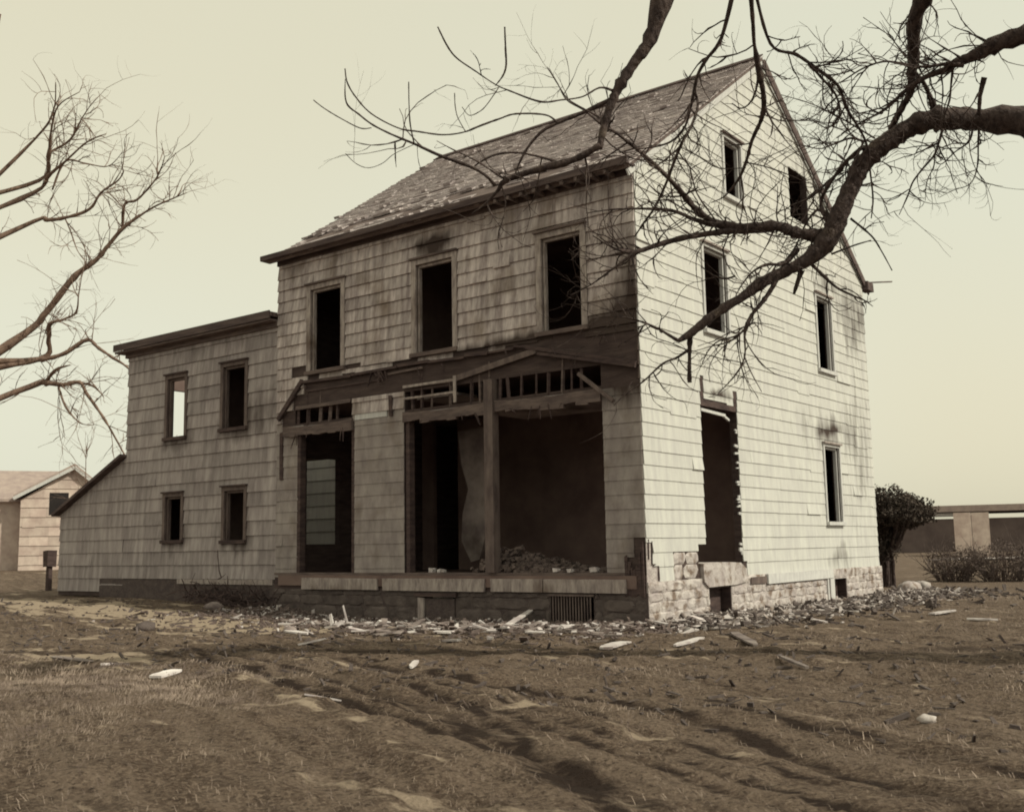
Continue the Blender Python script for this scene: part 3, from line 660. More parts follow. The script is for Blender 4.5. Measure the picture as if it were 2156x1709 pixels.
def missing(u, v):
    a = float(smooth_noise(np.array([u*0.55]), np.array([v*2.3]), 0.62, 21)[0]) + 0.25*float(smooth_noise(np.array([u*2.0]), np.array([v*3]), 0.5, 22)[0])
    t2 = 0.40*math.exp(-((v-0.62+0.03*u)/0.5)**2)*(1.0 if u < -1.6 else 0.35)
    return a > 0.46-t2 or any(g0 < u < g1 and g2 < v+0.05*math.sin(u*5) < g3 for g0, g1, g2, g3 in GAPS)
def lifted(u, v): return missing(u, v-0.16) or missing(u, v-0.3)
while v < SLOPE-0.05:
    u = -8.70+random.uniform(0, 0.1); v1 = min(v+EX, SLOPE)
    while u < 0.08:
        wd = random.uniform(0.10, 0.21); a, b = u, min(u+wd, 0.11); u += wd
        if b-a < 0.03 or missing((a+b)/2, v): continue
        lf = random.uniform(0.0, 0.006)+(random.uniform(0.02, 0.06) if lifted((a+b)/2, v) and random.random() < 0.3 else 0)+(0.02 if random.random() < 0.015 else 0)
        ln = random.uniform(-0.02, 0.02) + (0.03 if random.random() < 0.06 else 0); m_ = MB()
        prism(m_, RF, [(a+0.003, v+ln), (b-0.003, v+ln+random.uniform(-0.008, 0.008)), (b-0.003, v1+0.05), (a+0.003, v1+0.05)],
              lambda uu, vv, lf=lf, v=v: 0.026+lf-(0.022+lf)*max(0, min(1, (vv-v)/(EX+0.05))), 0.001 if lf < 0.02 else lf*0.4, tone=random.uniform(0.82, 1.15))
        pieces.append((1/((RF.p(a, v)-CAM).length**2), m_))
    v += EX; row += 1
place_pieces(pieces, 'roof_shingle', M['roof'], RD, 300)
# pale bare sheathing boards laid open near the eave
for k in range(26):
    u, v = random.choice([(random.uniform(-7.7, -6.6), random.uniform(.25, .5)), (random.uniform(-5.6, -4.4), random.uniform(.1, .32)), (random.uniform(-8.2, -2), random.uniform(.05, .4))])
    m_ = MB(); l_ = random.uniform(0.4, 1.3); prism(m_, RF, [(u, v), (u+l_, v+random.uniform(-.02, .02)), (u+l_, v+0.12), (u, v+0.12)], lambda uu, vv: random.uniform(0.012, 0.035), 0.004)
    m_.build('roof_board', M['pale'] if random.random() < 0.5 else M['mid'], RD)
m_ = MB(); prism(m_, RF, [(-8.6, SLOPE-0.20), (0.09, SLOPE-0.20), (0.09, SLOPE+0.03), (-8.6, SLOPE+0.03)], lambda uu, vv: 0.055, 0.03); m_.build('ridge_shadow', M['char'], RD)  # dark strip painted for the gap and shadow along the ridge
# rake boards on the gable, eave cornice
m_ = MB()
for (y0, y1) in ((-OV, RIDGE_Y), (DEPTH+OV, RIDGE_Y)):
    z0 = EAVE+0.03-SL*OV-0.14; z1 = RIDGE_Y*SL+EAVE+0.03-0.14
    m_ = MB(); beam(m_, (0.055 if y0 < 0 else 0.075, y0, z0), (0.055 if y0 < 0 else 0.075, y1, z1), 0.03, 0.10)
    m_.build('rake_board', M['trimw'] if y0 < 0 else M['fascia'], HOUSE)
m_ = MB(); box(m_, -8.78, 0.10, -0.34, -0.10, EAVE-0.155, EAVE-0.13, jit=0.004); box(m_, -8.78, 0.10, -0.355, -0.325, EAVE-0.155, EAVE-0.05, jit=0.006)
m_.build('eave_fascia', M['fascia'], HOUSE)
m_ = MB(); box(m_, -8.62, 0.06, -0.34, 0.0, EAVE-0.13, EAVE-0.10); m_.build('eave_soffit', M['fascia'], HOUSE)
m_ = MB(); box(m_, -8.6, 0.0, -0.055, 0.0, EAVE-0.24, EAVE-0.13, jit=0.004); m_.build('shaded_frieze', M['fascia'], HOUSE)  # dark colour stands in for the shadow band below the eave
for k in range(9):
    x = -2.6+k*0.28
    m_ = MB(); box(m_, x, x+0.06, -0.335, -0.03, EAVE-0.235, EAVE-0.17, jit=0.01); m_.build('rafter_tail', M['brown'], HOUSE)
m_ = MB(); box(m_, -0.05, 0.16, DEPTH+0.0, DEPTH+0.36, EAVE-0.24, EAVE-0.04, jit=0.015); m_.build('eave_return', M['fascia'], HOUSE)
m_ = MB(); beam(m_, (0.1, DEPTH+0.3, EAVE-0.02), (0.35, DEPTH+1.15, EAVE+0.12), 0.03, 0.03); m_.build('bent_gutter_rod', M['fascia'], HOUSE)

# -- side wing (two storeys with sloping lean-to end)
AF = Frame((0, 0.05, 0), (1, 0, 0), (0, 0, 1), (0, -1, 0))
AX0, AX1, ATOP, LX = -14.05, -8.6, 5.98, -16.85
lean = (2.18-3.42, (LX-AX0)*-1, 0)                               # helper not used directly
s_l = (3.42-2.18)/(AX0-LX)                                        # lean-to slope
mb = MB()
wall_panel(mb, AF, (AX0, AX1, 0.45, ATOP), W_ANX, 0.14)
wall_panel(mb, AF, (LX, AX0, 0.20, 3.5), [], 0.14, [(s_l, -1, 2.18-s_l*LX)])
AWL = mb.build('wing_wall', M['sheath'], HOUSE)
ca = [0.30, 0.61]+[0.61+0.299*k for k in range(1, 18)]+[ATOP-0.05]
ca = sorted(set(round(c_, 3) for c_ in ca if c_ <= ATOP-0.05))
def soot_anx(u, v):
    s = 0.0
    for (a, b, c_, d) in W_ANX:
        s += 0.45*bump2(u, v, (a+b)/2, c_-0.1, 0.6, 0.25)+0.35*bump2(u, v, b+0.2, c_+0.3, 0.25, 0.6)+0.3*bump2(u, v, a-0.2, c_+0.3, 0.25, 0.6)
    s += 0.4*bump2(u, v, -8.9, 4.2, 0.5, 0.6)+0.3*bump2(u, v, -11, 5.6, 3, 0.3)
    return s
fh = [(a-0.10, b+0.10, c_-0.08, d+0.12) for a, b, c_, d in W_ANX]
ap = siding(AF, AX0, AX1-0.004, ca[1:], 0.42, 0.62, fh, sootf=soot_anx, tonevar=0.14, wedge=(0.036, 0.01))
ap += siding(AF, LX, AX0, ca, 0.6, 0.9, [(-15.0, AX0, 0.0, 0.45)], halfplanes=[(s_l, -1, 2.16-s_l*LX)], sootf=soot_anx, tonevar=0.08, wedge=(0.03, 0.01))
place_pieces(ap, 'siding_shingle', M['annex'], AWL, 130)
m_ = MB(); wall_panel(m_, Frame((0, 0.03, 0), (1, 0, 0), (0, 0, 1), (0, -1, 0)), (-15.0, -8.62, -0.3, 0.60), [], 0.3); m_.build('wing_foundation', M['dmortar'], HOUSE)
m_ = MB(); box(m_, -11.9, -8.7, 0.0, 0.03, 0.50, 0.60, jit=0.006); m_.build('wing_sill_board', M['trim'], HOUSE)
# wing interior: unseen rear roof left open on purpose so daylight falls behind the front rooms
m_ = MB()
box(m_, AX0, AX0+0.12, 0.2, 0.8, 0.4, ATOP-0.02); box(m_, AX0, AX0+0.12, 2.0, 4.2, 0.4, ATOP-0.02); box(m_, AX0, AX0+0.12, 0.8, 2.0, 5.13, ATOP-0.02); box(m_, AX0, AX0+0.12, 0.8, 2.0, 0.4, 3.4)
box(m_, -11.3, -11.18, 0.2, 1.3, 3.0, ATOP-0.02)                   # cross wall behind the second upper window
box(m_, -13.9, -11.3, 0.2, 1.3, 2.98, 3.08); box(m_, -11.3, -8.62, 0.2, 0.6, 2.98, 3.08); box(m_, -11.17, -8.62, 1.3, 1.4, 3.1, ATOP-0.02)
box(m_, -13.9, -10.9, 1.0, 1.1, 0.5, 2.97)
m_.build('wing_partition', M['int'], HOUSE)
m_ = MB(); box(m_, AX0-0.1, -8.602, -0.22, 1.25, ATOP, ATOP+0.09); m_.build('wing_roof', M['deck'], HOUSE)
m_ = MB(); box(m_, AX0-0.24, -8.602, -0.25, -0.222, ATOP-0.05, ATOP+0.11, jit=0.004); m_.build('wing_fascia', M['fascia'], HOUSE)
m_ = MB(); box(m_, AX0-0.2, -8.602, -0.22, 0.04, ATOP-0.10, ATOP-0.055); box(m_, AX0-0.06, -8.602, -0.03, 0.045, ATOP-0.2, ATOP-0.10, jit=0.003); m_.build('wing_cornice', M['brownh'], HOUSE)
m_ = MB(); beam(m_, (AX0+0.03, 0.6, 3.46), (LX-0.12, 0.6, 2.16), 1.5, 0.07); m_.build('lean_to_roof', M['fascia'], HOUSE)
m_ = MB(); box(m_, LX, LX+0.1, 0.2, 3.5, 0.1, 2.1); m_.build('lean_to_end', M['sheath'], HOUSE)
# shingled inner wall glimpsed through the front doorway
IF = Frame((0, 4.1, 0), (1, 0, 0), (0, 0, 1), (0, -1, 0))
m_ = MB(); wall_panel(m_, IF, (-13.8, -8.62, 0.5, 3.7), [], 0.1); IW = m_.build('inner_wall', M['sheath'], HOUSE)
ip = siding(IF, -13.8, -8.62, [1.0+0.32*k for k in range(9)], 0.5, 0.8, [], tonevar=0.12)
place_pieces(ip, 'siding_shingle', M['gable'], IW, 40)

# ------------------------------------------------------------------ trees
def catmull(pts, n=6):
    out = []
    P = [pts[0]]+list(pts)+[pts[-1]]
    for i in range(1, len(P)-2):
        p0, p1, p2, p3 = P[i-1], P[i], P[i+1], P[i+2]
        for k in range(n):
            t_ = k/n
            out.append(tuple(0.5*((2*p1[j])+(-p0[j]+p2[j])*t_+(2*p0[j]-5*p1[j]+4*p2[j]-p3[j])*t_*t_+(-p0[j]+3*p1[j]-3*p2[j]+p3[j])*t_**3) for j in range(len(p1))))
    out.append(tuple(pts[-1])); return out
def tube(mb, pts, sides=5, knob=0.0):
    """pts: list of (x,y,z,r)"""
    k = len(pts); prev = None; rings = []
    for i in range(k):
        p = Vector(pts[i][:3]); d = (Vector(pts[min(i+1, k-1)][:3])-Vector(pts[max(i-1, 0)][:3]))
        if d.length < 1e-6: d = Vector((0, 0, 1))
        d.normalize()
        if prev is None: a = d.orthogonal().normalized()
        else:
            a = prev-d*prev.dot(d)
            a = a.normalized() if a.length > 1e-5 else d.orthogonal().normalized()
        prev = a; b_ = d.cross(a); r = pts[i][3]*(1+random.uniform(-knob, knob))*(1+(0.22 if knob > 0.06 and random.random() < 0.12 else 0))
        rings.append([p+(a*math.cos(2*math.pi*s/sides)+b_*math.sin(2*math.pi*s/sides))*r*(1+random.uniform(-knob, knob)*0.5) for s in range(sides)])
        if knob > 0.06 and pts[i][3] > 0.03: rings[-1] = [q_+Vector((random.gauss(0, 1), random.gauss(0, 1), random.gauss(0, 1)))*pts[i][3]*0.05 for q_ in rings[-1]]
    vs = [q_ for r in rings for q_ in r]; fs = []
    for i in range(k-1):
        for s in range(sides):
            s2 = (s+1) % sides; fs.append((i*sides+s, i*sides+s2, (i+1)*sides+s2, (i+1)*sides+s))
    fs.append(tuple(range(sides-1, -1, -1))); fs.append(tuple((k-1)*sides+s for s in range(sides)))
    mb.add(vs, fs)
def twig(mb, p, d, ln, r, curl, depth=0, segs=7):
    """a curved twig; curl bends it; side twigs at depth>0"""
    pts = []; pos = Vector(p); d = Vector(d).normalized(); ax = d.cross(Vector((random.gauss(0, 1), random.gauss(0, 1), random.gauss(0, 1)))).normalized()
    for i in range(segs+1):
        f = i/segs; rr = r*(1-0.6*f)*(1.7 if (i % 2 and random.random() < 0.4) else 1)
        pts.append((*pos, rr)); 
        if depth > 0 and i > 0 and random.random() < 0.5:
            sd = (d + Vector((random.gauss(0, 0.7), random.gauss(0, 0.7), random.gauss(0, 0.7)))).normalized()
            twig(mb, pos, sd, ln*random.uniform(0.25, 0.55), rr*0.7, curl*1.2, depth-1, 5)
        d = (Matrix.Rotation(curl/segs, 3, ax) @ d + Vector((random.gauss(0, 0.13), random.gauss(0, 0.13), random.gauss(0, 0.13)))).normalized()
        pos = pos+d*(ln/segs)
    tube(mb, pts, 4 if r > 0.004 else 3)

def R(lst, ox=0.0, oy=0.0, s=1.0, d0=10.0, d1=None, wmul=1.0):
    """crop-local (x, y, width) -> world (x,y,z,r), depth running from d0 to d1"""
    d1 = d0 if d1 is None else d1; out = []
    if ox in (1291.7, 610.0): d0, d1 = d0*TS, d1*TS
    for i, (x, y, wd) in enumerate(lst):
        d = d0+(d1-d0)*i/max(1, len(lst)-1); px, py = ox+x*s, oy+y*s
        p = at(px, py, d); out.append((*p, max(0.0018, wd*s/2/FL*d*wmul)))
    return out
A_ = dict(ox=1291.7, oy=71.8, s=0.3661)      # crop scales used when tracing the photo
B_ = dict(ox=610.0, oy=71.8, s=0.3661)
C_ = dict(ox=1291.7, oy=502.3, s=0.3661)
E_ = dict(ox=1686.4, oy=93.3, s=0.2183)
F_ = dict(ox=861.1, oy=93.3, s=0.2393)

TS = 1.32
def att(px, py, d): return at(px, py, d*TS)
TR = empty('bare_tree', onground(2560, 1400), 'large bare tree outside the right edge, its heavy limb bent across the gable', 'tree')
D0 = 9.6
limb = [(*att(2530, 1500, 9.0), 0.475), (*att(2520, 900, 9.0), 0.396), (*att(2470, 480, 9.1), 0.330), (*att(2330, 300, 9.3), 0.224), (*att(2180, 258, 9.5), 0.165)]
limb += R([(2110, 495, 105), (1950, 490, 112), (1830, 492, 112), (1700, 540, 105), (1600, 605, 95), (1500, 675, 98), (1420, 770, 98), (1370, 870, 92), (1330, 960, 95), (1290, 1060, 105), (1250, 1150, 105),
           (1180, 1240, 98), (1090, 1310, 72), (960, 1375, 64), (850, 1430, 62), (750, 1505, 52), (650, 1565, 50)], **A_, d0=9.6, d1=8.8)
limb += R([(560, 450, 48), (455, 535, 46), (370, 588, 22)], **C_, d0=8.75, d1=8.6)
limb[0] = (limb[0][0], limb[0][1], -0.3, .42)
m_ = MB(); tube(m_, catmull(limb, 5), 12, 0.09); TL = m_.build('trunk', M['bark'], TR, smooth=True)
BR = []   # (points, twig density)
def br(lst, dens, **k): BR.append((R(lst, **k), dens*(0.32 if k.get('ox') == 610.0 else 1.0)))
br([(440, 545, 34), (436, 620, 24), (435, 700, 22), (434, 770, 24), (436, 828, 26)], 0, **C_, d0=8.7)
br([(1280, 1165, 60), (1190, 1160, 70), (1060, 1145, 60), (930, 1105, 52), (750, 1112, 50), (620, 1100, 40), (500, 1082, 22), (350, 1020, 20), (200, 1005, 16), (0, 1008, 9), (-160, 1030, 5)], 1.0, **A_, d0=9.2, d1=8.6)
br([(900, 1118, 44), (750, 1128, 44), (600, 1140, 34), (400, 1172, 32), (250, 1212, 30), (130, 1250, 24), (10, 1235, 12), (-120, 1160, 7)], 1.0, **A_, d0=9.1, d1=8.2)
br([(640, 1095, 32), (540, 1060, 34), (450, 985, 32), (380, 900, 28), (270, 785, 24), (130, 660, 20), (0, 560, 16), (-60, 530, 13), (-170, 440, 10), (-270, 380, 8), (-320, 290, 5), (-370, 200, 3)], 0.9, **A_, d0=9.0, d1=7.6)
br([(130, 1250, 20), (20, 1330, 12), (-130, 1440, 8), (-250, 1500, 5)], 1.2, **A_, d0=8.3, d1=8.1)
# gable-side branches from the lower limb
br([(370, 588, 18), (240, 510, 14), (100, 460, 11), (0, 448, 8), (-120, 460, 5)], 1.2, **C_, d0=8.6, d1=8.3)
br([(440, 630, 16), (370, 680, 13), (280, 720, 12), (170, 820, 9), (60, 900, 6), (0, 960, 4)], 0.8, **C_, d0=8.7, d1=8.3)
br([(950, 210, 30), (900, 300, 26), (850, 370, 24), (800, 430, 20), (765, 500, 26), (752, 560, 14), (752, 680, 10), (700, 780, 7), (600, 890, 4)], 0.4, **C_, d0=8.9, d1=8.6)
br([(752, 680, 8), (790, 770, 7), (850, 880, 4)], 0.3, **C_, d0=8.65)
br([(755, 520, 14), (700, 560, 10), (600, 590, 8), (540, 650, 6), (500, 740, 4)], 0.8, **C_, d0=8.65)
br([(1080, 180, 34), (1060, 240, 28), (1035, 320, 16)], 0, **C_, d0=9.0)
br([(1110, 120, 26), (1180, 190, 20), (1280, 280, 16), (1380, 330, 12), (1440, 355, 8), (1490, 390, 4)], 0.4, **C_, d0=9.1)
br([(1060, 60, 30), (1000, 130, 26), (960, 150, 20), (880, 150, 18), (800, 190, 12), (740, 260, 8), (700, 330, 5)], 0.9, **C_, d0=9.1, d1=8.7)
br([(700, 215, 10), (640, 230, 12), (570, 210, 8), (500, 160, 5)], 0.3, **C_, d0=8.7)
br([(1250, 90, 12), (1380, 40, 9), (1480, 10, 6)], 0.4, **C_, d0=9.2)
br([(1240, 1090, 34), (1190, 980, 22), (1230, 880, 20), (1330, 740, 22), (1430, 650, 26)], 0.5, **A_, d0=9.3)
br([(1260, 1060, 22), (1180, 1010, 16), (1110, 1080, 12), (1040, 1230, 10), (960, 1330, 6)], 0.8, **A_, d0=9.2)
br([(1360, 1060, 14), (1480, 1160, 11), (1540, 1250, 8), (1600, 1360, 6)], 0.25, **A_, d0=9.4)
# branches hanging in from above the frame
up = [(*att(2500, 560, 9.1), 0.317), (*att(2420, 60, 9.0), 0.264), (*att(2200, -110, 8.8), 0.224), (*att(1900, -190, 8.4), 0.185), (*att(1600, -170, 7.9), 0.158), (*att(1430, -70, 7.5), 0.132)]
upx = R([(2070, 30, 72), (1990, 150, 62), (1890, 310, 56), (1840, 420, 44), (1800, 560, 42), (1780, 660, 34)], **B_, d0=7.3, d1=7.1)
BR.append((up+upx, 0.15))
br([(1785, 640, 36), (1640, 720, 40), (1500, 760, 38), (1350, 800, 36), (1230, 850, 34), (1195, 900, 20), (1120, 980, 10), (1050, 1030, 8)], 0.8, **B_, d0=7.1, d1=7.2)
br([(1180, 870, 20), (1120, 810, 16), (1030, 760, 18), (870, 702, 18), (715, 632, 13), (590, 580, 11), (480, 525, 10), (400, 465, 9), (325, 395, 9), (318, 260, 4)], 0.35, **B_, d0=7.15, d1=7.0)
br([(715, 632, 8), (692, 520, 8), (685, 400, 6), (683, 275, 6)], 0.1, **B_, d0=7.0)
br([(470, 540, 5), (405, 542, 7), (300, 490, 6), (200, 430, 6), (135, 380, 6)], 0.15, **B_, d0=7.0)
br([(715, 635, 4), (600, 690, 4), (530, 745, 4), (450, 770, 4), (380, 745, 4), (320, 688, 4)], 0.05, **B_, d0=7.0)
br([(1850, 375, 30), (1700, 445, 22), (1540, 512, 18), (1450, 560, 18), (1370, 650, 15), (1320, 740, 11), (1290, 820, 8)], 0.7, **B_, d0=7.2, d1=7.1)
br([(1540, 512, 12), (1470, 466, 9), (1300, 460, 10), (1200, 490, 9), (1090, 530, 12), (1000, 565, 8), (880, 580, 9), (740, 562, 9), (620, 540, 8), (470, 460, 8), (380, 365, 8), (330, 280, 8), (317, 200, 7)], 0.25, **B_, d0=7.1, d1=6.9)
br([(1010, 562, 5), (965, 480, 5), (950, 410, 5), (947, 340, 6)], 0.1, **B_, d0=7.0)
br([(1855, 325, 16), (1780, 310, 11), (1680, 362, 9), (1560, 380, 9), (1440, 390, 12), (1270, 330, 9), (1180, 290, 7), (1060, 210, 8), (960, 140, 9), (905, 70, 10), (850, -40, 8)], 0.5, **B_, d0=7.2, d1=6.6)
br([(1180, 300, 5), (1225, 240, 9), (1243, 180, 12), (1240, 90, 10), (1235, -40, 9)], 0.15, **B_, d0=6.7)
br([(1200, 310, 5), (1130, 410, 5), (1085, 450, 5), (1030, 468, 4), (990, 420, 4)], 0.1, **B_, d0=6.8)
br([(1780, 480, 12), (1690, 430, 8), (1600, 375, 7), (1540, 290, 6), (1480, 190, 4)], 0.4, **B_, d0=7.1)
br([(1060, 760, 10), (1140, 710, 12), (1230, 685, 12), (1330, 685, 12), (1450, 710, 14), (1530, 735, 18)], 0.8, **B_, d0=7.15)
br([(1060, 1080, 5), (900, 1010, 5), (760, 990, 4)], 0.3, **B_, d0=7.3)
H0 = dict(**A_)
br([(780, -330, 26), (800, -60, 24), (808, 60, 20), (832, 200, 34), (858, 330, 30), (862, 420, 30), (845, 500, 24), (795, 610, 20), (765, 720, 18), (720, 830, 16), (640, 930, 8), (560, 970, 5)], 0.55, **H0, d0=7.6, d1=8.2)
br([(700, -300, 22), (620, 20, 22), (530, 150, 20), (482, 240, 20), (462, 330, 20), (440, 430, 14), (410, 530, 13), (335, 615, 12), (230, 650, 10), (120, 662, 7)], 0.4, **H0, d0=7.6, d1=7.7)
br([(466, 330, 16), (482, 420, 16), (440, 540, 16), (395, 620, 17), (345, 740, 17), (300, 860, 16), (240, 990, 14), (170, 1090, 12), (120, 1165, 8)], 0.5, **H0, d0=7.6, d1=7.9)
br([(830, 250, 14), (815, 330, 12), (780, 400, 9), (730, 428, 8), (680, 400, 6)], 0.3, **H0, d0=7.8)
br([(800, -300, 20), (900, 55, 16), (1050, 120, 18), (1180, 210, 20), (1290, 300, 18), (1340, 430, 16), (1420, 560, 14), (1460, 660, 12), (1475, 800, 10), (1490, 950, 9), (1480, 1060, 6)], 0.9, **H0, d0=8.2, d1=8.8)
br([(1120, 170, 14), (1200, 260, 14), (1270, 340, 12), (1300, 440, 11), (1270, 510, 9), (1220, 540, 7), (1150, 500, 4)], 1.1, **H0, d0=8.3, d1=8.5)
br([(1850, -330, 90), (1740, -120, 80), (1722, 60, 66), (1725, 140, 62), (1712, 230, 48), (1710, 320, 40), (1660, 420, 34), (1620, 490, 32), (1598, 545, 38)], 0.8, **H0, d0=9.0, d1=9.5)
br([(1715, 210, 26), (1780, 280, 22), (1820, 370, 26), (1845, 440, 44)], 0.3, **H0, d0=9.2, d1=9.6)
br([(2900, -330, 110), (2500, -60, 95), (2200, 60, 80), (2100, 110, 66), (1975, 165, 44), (1900, 205, 32), (1800, 245, 26), (1730, 285, 26), (1650, 350, 20), (1550, 440, 14), (1400, 520, 8), (1280, 600, 5)], 1.3, **H0, d0=9.0, d1=8.8)
br([(2010, 180, 30), (1900, 175, 18), (1780, 190, 14), (1650, 170, 12), (1550, 160, 10), (1430, 200, 9), (1300, 280, 6), (1180, 330, 4)], 1.5, **H0, d0=8.9, d1=8.6)
br([(1950, 190, 16), (1940, 280, 12), (1930, 380, 11), (1900, 470, 9), (1880, 540, 7)], 0.8, **H0, d0=9.1)
br([(2130, 250, 34), (2105, 360, 22), (2100, 470, 22)], 0.4, **H0, d0=9.2)
br([(1890, 545, 16), (1870, 620, 14), (1840, 700, 12), (1780, 770, 11), (1720, 850, 10), (1690, 930, 8), (1640, 1040, 4)], 0.9, **H0, d0=9.4)
br([(1842, 690, 8), (1840, 760, 7), (1800, 850, 5), (1790, 960, 3)], 0.6, **H0, d0=9.4)
br([(2065, 540, 14), (2040, 620, 12), (1960, 680, 8), (1890, 745, 6), (1850, 740, 4)], 0.8, **H0, d0=9.5)
br([(2100, 540, 14), (2095, 640, 10), (2090, 760, 8), (2050, 860, 6), (1950, 900, 4), (1870, 940, 3)], 0.6, **H0, d0=9.5)
br([(1470, 690, 12), (1350, 720, 20), (1300, 790, 18), (1220, 860, 15), (1130, 940, 12), (1010, 990, 8)], 1.2, **H0, d0=9.5, d1=9.2)
br([(1500, 600, 10), (1400, 540, 9), (1280, 470, 7), (1130, 400, 5), (960, 350, 4)], 1.2, **H0, d0=9.2, d1=8.9)
br([(1440, 620, 12), (1360, 600, 14), (1250, 640, 9), (1180, 660, 7), (1080, 640, 5)], 1.2, **H0, d0=9.3, d1=9.0)
br([(600, 1090, 10), (480, 920, 9), (440, 780, 7), (400, 700, 5)], 1.3, **H0, d0=8.9)
br([(760, 740, 8), (860, 760, 7), (980, 800, 6), (1120, 860, 5)], 1.0, **H0, d0=8.2)
br([(760, 770, 5), (600, 770, 6), (480, 700, 6), (380, 650, 4)], 1.0, **H0, d0=8.1)
tw = MB()
for pts, dens in BR:
    cp = catmull(pts, 6); m_ = MB(); rmax = max(p[3] for p in cp)
    tube(m_, cp, 9 if rmax > 0.04 else 6, 0.10); m_.build('branch', M['bark'], TR, smooth=True)
    if dens <= 0: continue
    for i in range(2, len(cp)-1):
        p = Vector(cp[i][:3]); d = (Vector(cp[i+1][:3])-Vector(cp[i-1][:3])).normalized()
        if p.z > 12.5: continue
        for _ in range(3):
            if random.random() < dens*0.17:
                s = Vector((random.gauss(0, 1), random.gauss(0, 1), random.gauss(0, 1))); s -= d*s.dot(d); s.normalize()
                dd = (d*random.uniform(0.2, 1.1)+s).normalized()
                twig(tw, p, dd, random.uniform(0.2, 0.8), min(0.0076, cp[i][3]*0.6), random.choice([-1, 1])*random.uniform(0.2, 1.5), 1)
o = tw.build('twigs', M['bark'], TR, smooth=False); o['kind'] = 'stuff'

# second bare tree past the wing, its crown reaching in from the left
DL = 36.0
LT = empty('bare_tree', (0, 0, 0), 'brown bare tree at the left edge beyond the low wing', 'tree')
base = onground(-190, 1245); base = CAM+(base-CAM).normalized()*DL; base.z = 0.3
LT.location = base; LT['wl'] = tuple(base)
G_ = dict(ox=71.8, oy=143.5, s=0.5039)
trunk = [(base.x, base.y, -0.2, 0.55), (*at(-180, 1100, DL), .42), (*at(-160, 950, DL), .36), (*at(-140, 780, DL), .30), (*at(-120, 560, DL), .24), (*at(-80, 360, DL), .17), (*at(-30, 180, DL), .09), (*at(0, 30, DL), .03)]
m_ = MB(); tube(m_, catmull(trunk, 5), 10, 0.08); m_.build('trunk', M['barkl'], LT, smooth=True)
LB = []
def lb(root, lst): LB.append([(*at(root[0], root[1], DL), root[2])]+R(lst, **G_, d0=DL, d1=DL-1.5))
lb((-145, 830, .2), [(-40, 1110, 28), (50, 1020, 26), (120, 930, 25), (180, 860, 22), (260, 800, 18), (310, 740, 16), (370, 670, 15), (430, 625, 10), (500, 580, 8), (580, 545, 5), (640, 520, 3)])
lb((100+160, 480, .05), [(370, 665, 12), (378, 570, 10), (430, 550, 9), (500, 475, 7), (530, 420, 5), (545, 370, 3)])
lb((-130, 560, .12), [(0, 640, 16), (55, 635, 18), (130, 625, 14), (230, 590, 12), (280, 520, 9), (350, 470, 7), (375, 430, 4)])
lb((-110, 480, .10), [(0, 520, 15), (60, 450, 14), (130, 390, 9), (220, 310, 7), (300, 275, 3)])
lb((110, 400, .03), [(130, 390, 7), (220, 400, 6), (310, 410, 4), (370, 350, 2.5)])
lb((-100, 430, .10), [(20, 470, 14), (60, 370, 14), (70, 270, 9), (100, 160, 6), (190, 100, 3)])
lb((104, 325, .04), [(70, 350, 8), (150, 300, 8), (200, 210, 5), (240, 150, 2.5)])
lb((-140, 800, .14), [(-20, 1225, 20), (50, 1215, 18), (130, 1190, 17), (220, 1135, 15), (270, 1170, 12), (330, 1210, 11), (400, 1260, 8), (450, 1350, 5)])
lb((-140, 760, .12), [(20, 1215, 20), (60, 1130, 20), (65, 1070, 16), (120, 1050, 8), (175, 1020, 8), (185, 945, 4)])
lb((-150, 900, .13), [(-20, 1330, 22), (50, 1315, 20), (120, 1322, 16), (190, 1312, 15), (220, 1360, 13), (270, 1430, 12), (320, 1510, 8), (375, 1610, 6), (420, 1700, 4)])
lb((97, 803, .09), [(50, 1310, 15), (90, 1260, 12), (150, 1240, 5)])
lb((122, 808, .05), [(100, 1320, 8), (130, 1410, 8), (190, 1480, 5), (250, 1490, 2.5)])
lb((167, 805, .06), [(190, 1312, 10), (250, 1330, 8), (290, 1372, 3)])
lb((-110, 470, .07), [(0, 300, 10), (80, 180, 6), (90, 60, 3)])
lb((133, 457, .03), [(130, 630, 6), (155, 690, 5), (180, 760, 4), (215, 810, 2)])
tw = MB()
for pts in LB:
    cp = catmull(pts, 5); m_ = MB(); tube(m_, cp, 6, 0.12); m_.build('branch', M['barkl'], LT, smooth=True)
    for i in range(3, len(cp)):
        if cp[i][3] > 0.22: continue
        p = Vector(cp[i][:3]); d = (Vector(cp[min(i+1, len(cp)-1)][:3])-Vector(cp[i-1][:3])).normalized()
        for _ in range(2):
            if random.random() < 0.30:
                s = Vector((random.gauss(0, 1), random.gauss(0, 1), random.gauss(0, 1))).normalized()
                twig(tw, p, d*random.uniform(0.3, 1)+s*0.8+Vector((0, 0, 0.25)), random.uniform(0.5, 2.0), min(0.012, cp[i][3]*0.7), random.uniform(-1, 1), 1)
o = tw.build('twigs', M['barkl'], LT); o['kind'] = 'stuff'

